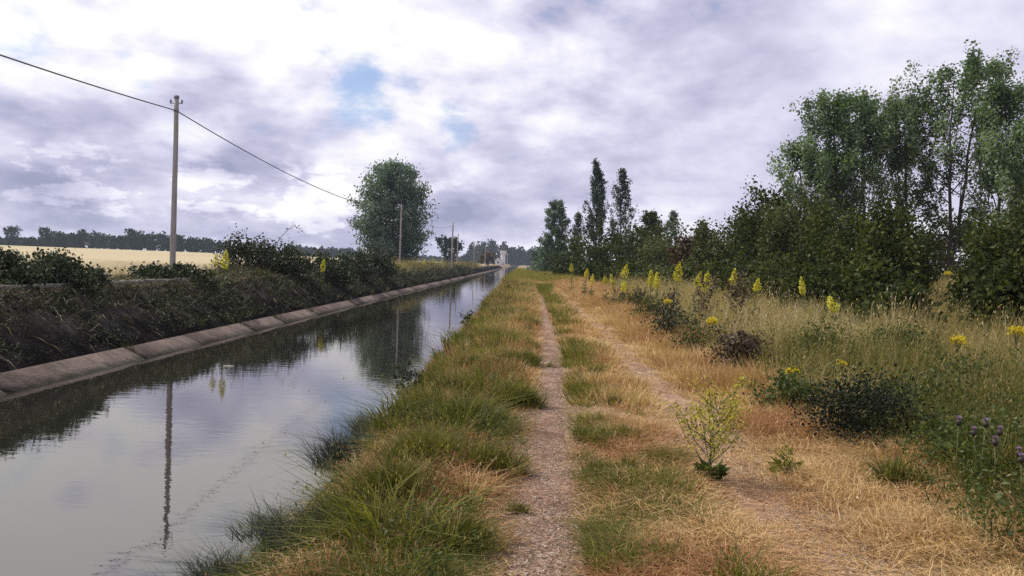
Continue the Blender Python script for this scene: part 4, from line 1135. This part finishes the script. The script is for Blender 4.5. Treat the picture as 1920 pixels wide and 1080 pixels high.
for k, a in enumerate([
    (1487, 694, 9.6, .085, 'golden flower umbel beside the dark broom bush'),
    (1579, 679, 10.6, .065, 'smaller golden flower umbel above the dark broom bush'),
    (1797, 637, 10.5, .10, 'large golden flower umbel in the open meadow on the right'),
    (1907, 618, 10.2, .10, 'golden flower umbel against the black shrub'),
    (1336, 601, 15.0, .11, 'golden flower head low in front of the brown docks'),
    (1252, 564, 20.0, .10, 'small golden flower head at the foot of the mullein row'),
    (1706, 522, 33.0, .20, 'yellow flower head on the left of the clearing'),
    (1741, 537, 31.0, .20, 'yellow green flower head in the middle of the clearing'),
    (1778, 512, 34.0, .18, 'yellow flower head high at the back of the clearing')]):
    umbel(*a, seed=680 + k)

def thistle(px, py, Y, label, seed):
    rg = np.random.default_rng(seed)
    c = P(px, py, Y); zb = gz(c.x, Y)
    t = thing('thistle', label, 'flower', (c.x, Y, zb - .02), 'purple thistles')
    H = c.z - zb
    bx, by = rg.normal(0, .06, 2)
    st = np.array([[bx, by, 0], [bx * .6, by * .6, H * .5], [0, 0, H - .02]])
    mb = MB(); mb.tube(st, [.008, .006, .005], 5, .4); mb.build('stem', M['stem'], t, smooth=True)
    mb = MB(); mb.tube([(0, 0, H - .035), (0, 0, H - .022), (0, 0, H - .005), (0, 0, H + .008)], [.007, .019, .021, .014], 9, .5); bu = mb.build('bud', M['bract'], t)
    n = 60
    a = rg.uniform(0, 6.28, n); q = rg.uniform(.2, 1, n)
    ax = np.c_[np.cos(a) * q * .9, np.sin(a) * q * .9, np.ones(n) * .8]
    V, Q = leaf_quads(np.array([0, 0, H + .01]) + unit(ax) * .016, .032, rg, .25, axis=ax)
    mb = MB(); mb.add(V, Q, None, rg.random(n)); mb.build('florets', M['purple'], bu)['kind'] = 'stuff'
    m = 16
    f = rg.uniform(.05, .85, m); a = rg.uniform(0, 6.28, m)
    ax = np.c_[np.cos(a), np.sin(a), .5 * np.ones(m)]
    pos = np.array([[np.interp(q, [0, .5, 1], st[:, c_]) for c_ in range(3)] for q in f]) + unit(ax) * .06
    V, Q = leaf_quads(pos, .14 * (1.1 - f), rg, .3, axis=ax)
    mb = MB(); mb.add(V, Q, None, rg.random(m)); mb.build('leaves', M['herb'], t)['kind'] = 'stuff'
for k, (px, py, Y, lb) in enumerate([
    (1798, 784, 5.9, 'uppermost purple thistle head on the left of the cluster'),
    (1826, 804, 5.8, 'purple thistle head below and right of the uppermost one'),
    (1849, 788, 5.9, 'purple thistle head at the top middle of the cluster'),
    (1875, 803, 5.85, 'bluish purple thistle head at the right of the cluster'),
    (1866, 822, 5.7, 'lowest purple thistle head of the main cluster'),
    (1911, 842, 5.6, 'purple thistle head apart at the right edge'),
    (1915, 854, 5.55, 'dull purple thistle head touching the one at the right edge')]):
    thistle(px, py, Y, lb, 700 + k)

def branching(name, label, cat, base, H, W, seed, stemmat, leafm, n_br=16, nleaf=420, lsize=.05, tipflower=None, nflower=0, basal=0, group=None, fl_size=.03):
    """weed with one axis and rising side shoots"""
    rg = np.random.default_rng(seed)
    t = thing(name, label, cat, base, group)
    mb = MB()
    ax = np.array([[0, 0, -.03], [rg.normal(0, .02), rg.normal(0, .02), H * .5], [rg.normal(0, .04), rg.normal(0, .04), H]])
    mb.tube(ax, [.007, .005, .002], 5, .7)
    A, tips = [], []
    for j in range(n_br):
        f = rg.uniform(.12, .9); a = j * 2.4 + rg.normal(0, .3)
        p0 = np.array([np.interp(f, [0, .5, 1], ax[:, c]) for c in range(3)])
        L = W * .5 * rg.uniform(.5, 1.1) * (1.15 - .6 * f)
        e = p0 + np.array([math.cos(a) * L, math.sin(a) * L, L * rg.uniform(.7, 1.6)])
        m = (p0 + e) / 2 + np.array([math.cos(a), math.sin(a), -.3]) * L * .12
        mb.tube(np.array([p0, m, e]), [.0032, .0026, .0015], 4, rg.random(), cap=False)
        A += [p0 * .5 + m * .5, m, (m + e) / 2, e]; tips.append(e); tips.append((m + e) / 2)
    tips.append(ax[2])
    mb.build('stem', M[stemmat], t)
    A = np.array(A)
    pos = A[rg.integers(0, len(A), nleaf)] + rg.normal(0, W * .035, (nleaf, 3))
    V, Q = leaf_quads(pos, lsize * rg.uniform(.5, 1.4, nleaf), rg, .42)
    mb = MB(); mb.add(V, Q, None, rg.random(nleaf))
    if basal:
        a = rg.uniform(0, 6.28, basal); axx = np.c_[np.cos(a), np.sin(a), rg.uniform(.2, 1.2, basal)]
        V, Q = leaf_quads(unit(axx) * .08 + [0, 0, .03], rg.uniform(.12, .22, basal), rg, .35, axis=axx)
        mb.add(V, Q, None, rg.random(basal))
    mb.build('leaves', M[leafm], t)['kind'] = 'stuff'
    if tipflower:
        T_ = np.array(tips)
        pos = T_[rg.integers(0, len(T_), nflower)] + rg.normal(0, W * .04, (nflower, 3))
        V, Q = leaf_quads(pos, fl_size * rg.uniform(.6, 1.3, nflower), rg, .9)
        mb = MB(); mb.add(V, Q, None, rg.random(nflower)); mb.build('blossoms', M[tipflower], t)['kind'] = 'stuff'
    return t
# the flowering mustard in the middle of the track
b = P(1332, 908, 6.05); b.z = 1.0
branching('mustard_plant', 'airy yellow flowering mustard plant standing alone in the straw track', 'plant', b, .68, .62, 801, 'stem', 'herb', 44, 420, .024, 'mustard', 1500, 60, fl_size=.020)
b = P(1470, 890, 6.3); b.z = 1.0
branching('mustard_plant', 'small faint yellow seedling right of the flowering mustard', 'plant', b, .20, .22, 802, 'stem', 'green', 12, 160, .03, 'mustard', 90, 10, fl_size=.014)
# brown docks at the meadow edge
for k, (px, py, Y, H, W, lb) in enumerate([
    (1322, 655, 19.0, 1.45, .8, 'tall brown dock plant below the middle mulleins'),
    (1385, 660, 18.0, 1.45, .9, 'tall bushy brown dock plant right of the first one'),
    (1262, 640, 20.5, 1.0, .6, 'thin brown dock under the highest mullein'),
    (1205, 575, 27.0, .9, .6, 'brownish dock at the meadow rim below the double mullein'),
    (1408, 705, 12.2, .62, .5, 'dark withered dock at the bend of the straw margin')]):
    b = basept(px, Y)
    branching('dock_plant', lb, 'plant', b, H, W, 810 + k, 'dock', 'dock', 24, 800, .06, group='brown docks at the meadow rim')
# dark mounds along the meadow rim
for k, (px, Y, W, H, leaf, lb) in enumerate([
    (1225, 23, 1.4, .75, 'hedge2', 'dark low mound of weeds at the meadow rim below the double mullein'),
    (1285, 17.5, 1.5, .75, 'weed', 'dark low mound of weeds at the meadow rim left of the docks'),
    (1332, 15.2, 1.3, .62, 'hedge2', 'dark low mound of weeds under the low golden flower head'),
    (1400, 12.2, .9, .62, 'dock', 'dark reddish mound at the bend of the straw margin'),
    (1180, 30, 1.5, .75, 'hedge2', 'farthest olive weed clump of the meadow rim'),
    (1500, 9.2, .7, .42, 'herbm', 'leafy green clump under the golden umbel by the broom bush'),
    (1720, 8.6, .9, .45, 'herbm', 'leafy green clump in the meadow right behind the broom bush'),
    (1800, 9.5, 1.1, .55, 'herbm', 'leafy green clump below the large golden umbel'),
    (1560, 13.0, 1.2, .62, 'herbm', 'green weed clump in the meadow behind the two golden umbels'),
    (1690, 14.0, 1.3, .62, 'herbm', 'broad green weed clump in the middle of the meadow'),
    (1850, 6.4, .8, .48, 'herbm', 'dark leafy clump around the thistles')]):
    b = basept(px, Y)
    make_bush('weed_mound', lb, 'plant', b, W, W * .8, H, 830 + k, leaf, nleaf=2200, lsize=.034 + .0011 * Y, lumps=15, group='weed clumps of the meadow', sig=.13, spiky=1.0)

def tussock(label, base, rad, H, n, seed, mat='tuft', wid=.009, name='grass_tussock', lean=.32, group='grass tussocks', t1=1.0):
    rg = np.random.default_rng(seed)
    t = thing(name, label, 'grass tuft', base, group)
    def part(nm, n, h0, h1, wd, tn, heads=False):
        # several small fans of blades, outer ones shorter and leaning out
        c = rg.normal(0, rad * .38, (max(3, n // 55), 2))
        k = rg.integers(0, len(c), n)
        p = np.c_[c[k] + rg.normal(0, rad * .13, (n, 2)), np.zeros(n)]
        q = np.clip(np.linalg.norm(p[:, :2], axis=1) / rad, 0, 1.4)
        V, Q, T, tip = blades(n, rad, h0, h1, wd, lean, rg, .6, base=p)
        out = unit(np.c_[p[:, :2], np.zeros(n)] + rg.normal(0, .03, (n, 3)) * [1, 1, 0])
        V = V.reshape(n, 5, 3)
        f = (1 - .55 * np.clip(q, 0, 1) * rg.uniform(.4, 1.3, n))[:, None]
        V[..., 2] *= np.clip(f, .3, 1)
        V[:, 2:4] += (out * (q * H * .18)[:, None])[:, None]
        V[:, 4] += out * (q * H * .32)[:, None]
        tip = V[:, 4].copy(); V = V.reshape(-1, 3)
        cl = rg.random(len(c))
        tn = np.clip(.6 * rg.random(n) + .4 * cl[k], 0, t1) if tn is None else np.full(n, tn)
        mb = MB(); mb.add(V, Q, None, tn); mb.n -= len(V); mb.V.pop(); mb.add(V, None, T, tn)
        if heads and mat != 'weed':
            Vh, Qh = leaf_quads(tip, .03, rg, .25, axis=np.tile([[0., 0, 1]], (n, 1)) + rg.normal(0, .3, tip.shape)); mb.add(Vh, Qh, None, 1.0)
        mb.build(nm, M[mat], t)['kind'] = 'stuff'
    part('blades', n, H * .4, H * 1.05, wid, None)
    part('seed_stalks', max(8, n // 26), H * .9, H * 1.25, wid * (.75 if mat != 'weed' else 1.1), .95 if mat != 'weed' else .4, True)
    return t
def gpt(px, py, z=1.0):
    d = ray(px, py); k = (z - CAMZ) / d.z
    x, y = d.x * k, d.y * k
    return Vector((x, y, gz(x, y) - .02))
for k, (px, py, z, r, H, n, lb) in enumerate([
    (735, 985, .80, .27, .52, 1700, 'large dense green tussock nearest the concrete edge of the canal'),
    (805, 900, .88, .33, .52, 1900, 'broad dark footed green tussock, second from the front on the verge'),
    (915, 905, .95, .22, .42, 900, 'green tussock touching the footpath side of the broad one'),
    (890, 805, .95, .32, .42, 1300, 'low yellow green tussock in the middle of the verge'),
    (795, 775, .85, .28, .44, 1000, 'grey green tussock on the water side of the yellow green one'),
    (962, 762, 1.0, .30, .46, 1300, 'leafy tussock leaning towards the footpath'),
    (900, 705, .9, .36, .46, 1200, 'dark shadowed tussock mid verge, below the tall leafy weed'),
    (975, 685, 1.0, .34, .46, 1100, 'green tussock at the footpath edge abreast of the straw strip tufts'),
    (935, 645, .95, .40, .46, 1000, 'green tussock beyond the tall leafy weed on the verge'),
    (850, 1060, .95, .24, .36, 900, 'pale seeding tussock at the bottom edge beside the footpath'),
    (700, 1075, .75, .26, .42, 1100, 'olive tussock at the bottom edge next to the rusty clump'),
    (985, 610, 1.0, .45, .46, 900, 'far green tussock where the verge narrows'),
    (1120, 890, 1.0, .20, .22, 420, 'nearest low green tuft on the strip between the tracks'),
    (1175, 885, 1.0, .12, .20, 220, 'small green tuft just right of the nearest one on the strip'),
    (1112, 835, 1.0, .13, .22, 240, 'upright small green tuft behind the nearest one on the strip'),
    (1150, 765, 1.0, .17, .22, 260, 'rounded green tuft by the middle of the strip'),
    (1105, 705, 1.0, .28, .24, 380, 'wide low green tuft hugging the right side of the footpath'),
    (1070, 628, 1.0, .30, .24, 320, 'farthest dark green tuft beside the footpath'),
    (968, 965, 1.0, .10, .16, 150, 'tiny green tuft on the left rim of the footpath'),
    (1420, 742, 1.0, .24, .30, 420, 'fresh green tuft at the foot of the dark mound by the straw margin'),
    (1690, 920, 1.0, .26, .40, 480, 'dark green tuft where the straw meets the meadow near the thistles'),
    (1880, 930, 1.0, .40, .60, 620, 'tall dark green grass clump below the thistles'),
]):
    tussock(lb, gpt(px, py, z), r, H * .86, int(n * 1.3), 860 + k)
# dark broom bush in the meadow
b = gpt(1625, 832)
make_bush('broom_bush', 'almost black twiggy broom bush in the meadow beside the straw', 'bush', b, 1.05, .9, .60, 77, 'broom', nleaf=7000, lsize=.030, lumps=26, spiky=1.0, sig=.13, stem='broom')

# weeds along the near canal edge
for k, (px, py, Y, H, lb) in enumerate([
    (872, 655, 19.0, 1.0, 'tall leafy weed standing dark against the water beyond the tussocks'),
    (758, 760, 11.2, .85, 'leafy weed with big dark leaves leaning over the water'),
    (775, 745, 11.8, .55, 'low dark weed behind the big leaved one at the water edge'),
    ]):
    b = P(px, py, Y); b.z = gz(b.x, Y) - .02
    branching('water_edge_weed', lb, 'plant', b, pxheight(px, {872: 578, 758: 682, 775: 715}[px], Y, b.z), .45, 900 + k, 'weed', 'weed', 14, 150 if k else 90, .07 if k else .09, group='weeds on the near canal edge')
for k, (px, py, z, r, H, n, lb) in enumerate([
    (652, 905, .30, .50, .56, 1700, 'dark reedy tuft hanging over the concrete edge above the water'),
    (705, 815, .32, .36, .50, 900, 'dark wispy tuft on the canal edge behind the reedy one'),
    (455, 1070, .28, .45, .42, 1700, 'dark spiky weeds in the bottom corner at the water edge'),
    (545, 1050, .40, .42, .30, 1700, 'tangle of dead dark stalks by the concrete edge'),
    (610, 1075, .50, .36, .30, 1200, 'withered dark grass in front of the tangle of stalks')]):
    tussock(lb, gpt(px, py, z), r, H, n, 920 + k, 'weed', .007, 'edge_tuft', .8, 'dark tufts on the near canal edge')
# rusty grass clump at the bottom edge
for k, (px, py, r, H, n, lb) in enumerate([(760, 1075, .26, .28, 420, 'rusty red withered clump at the bottom edge of the verge'),
                                           (880, 960, .20, .34, 300, 'straw coloured clump between the green tussocks')]):
    tussock(lb, gpt(px, py, .9), r, H, n, 940 + k, 'russetgrass' if k == 0 else 'straw', .007, 'dry_tuft', .6, 'dry clumps on the verge')

# floating scum on the water
for k, (px, py, s, lb) in enumerate([(430, 687, .10, 'pale patch of scum floating before the far bank')]):
    d = ray(px, py); kk = -CAMZ / d.z
    rg = np.random.default_rng(950 + k)
    a = np.linspace(0, 2 * np.pi, 14, endpoint=False); rr = s * rg.uniform(.55, 1.1, 14)
    V = np.vstack([np.c_[np.cos(a) * rr * 1.5, np.sin(a) * rr, np.full(14, .004)], np.c_[np.cos(a) * rr * 1.3, np.sin(a) * rr * .85, np.full(14, .018)], [[0, 0, .022]]])
    i = np.arange(14); j = (i + 1) % 14
    mb = MB(); mb.add(V, np.stack([i, j, j + 14, i + 14], -1), np.stack([i + 14, j + 14, np.full(14, 28)], -1))
    tag(mb.build('floating_scum', M['scum'], None, Vector((d.x * kk, d.y * kk, 0))), lb, 'scum', 'scraps floating on the canal')

# ------------------------------------------------------------------ thin summer haze
mb = MB(); mb.box(-2700, 2700, -40, 4300, -2.6, 24)
hz_o = mb.build('haze', None); hz_o['kind'] = 'stuff'; hz_o['label'] = 'thin bluish summer haze over the plain'; hz_o['category'] = 'haze'
hm = bpy.data.materials.new('haze_air'); hm.use_nodes = True
hn = hm.node_tree; hn.nodes.clear()
pv = hn.nodes.new('ShaderNodeVolumePrincipled')
pv.inputs['Color'].default_value = (0.66, 0.80, 1.0, 1)
pv.inputs['Density'].default_value = 0.00017
ho = hn.nodes.new('ShaderNodeOutputMaterial'); hn.links.new(pv.outputs[0], ho.inputs['Volume'])
hz_o.data.materials.append(hm)
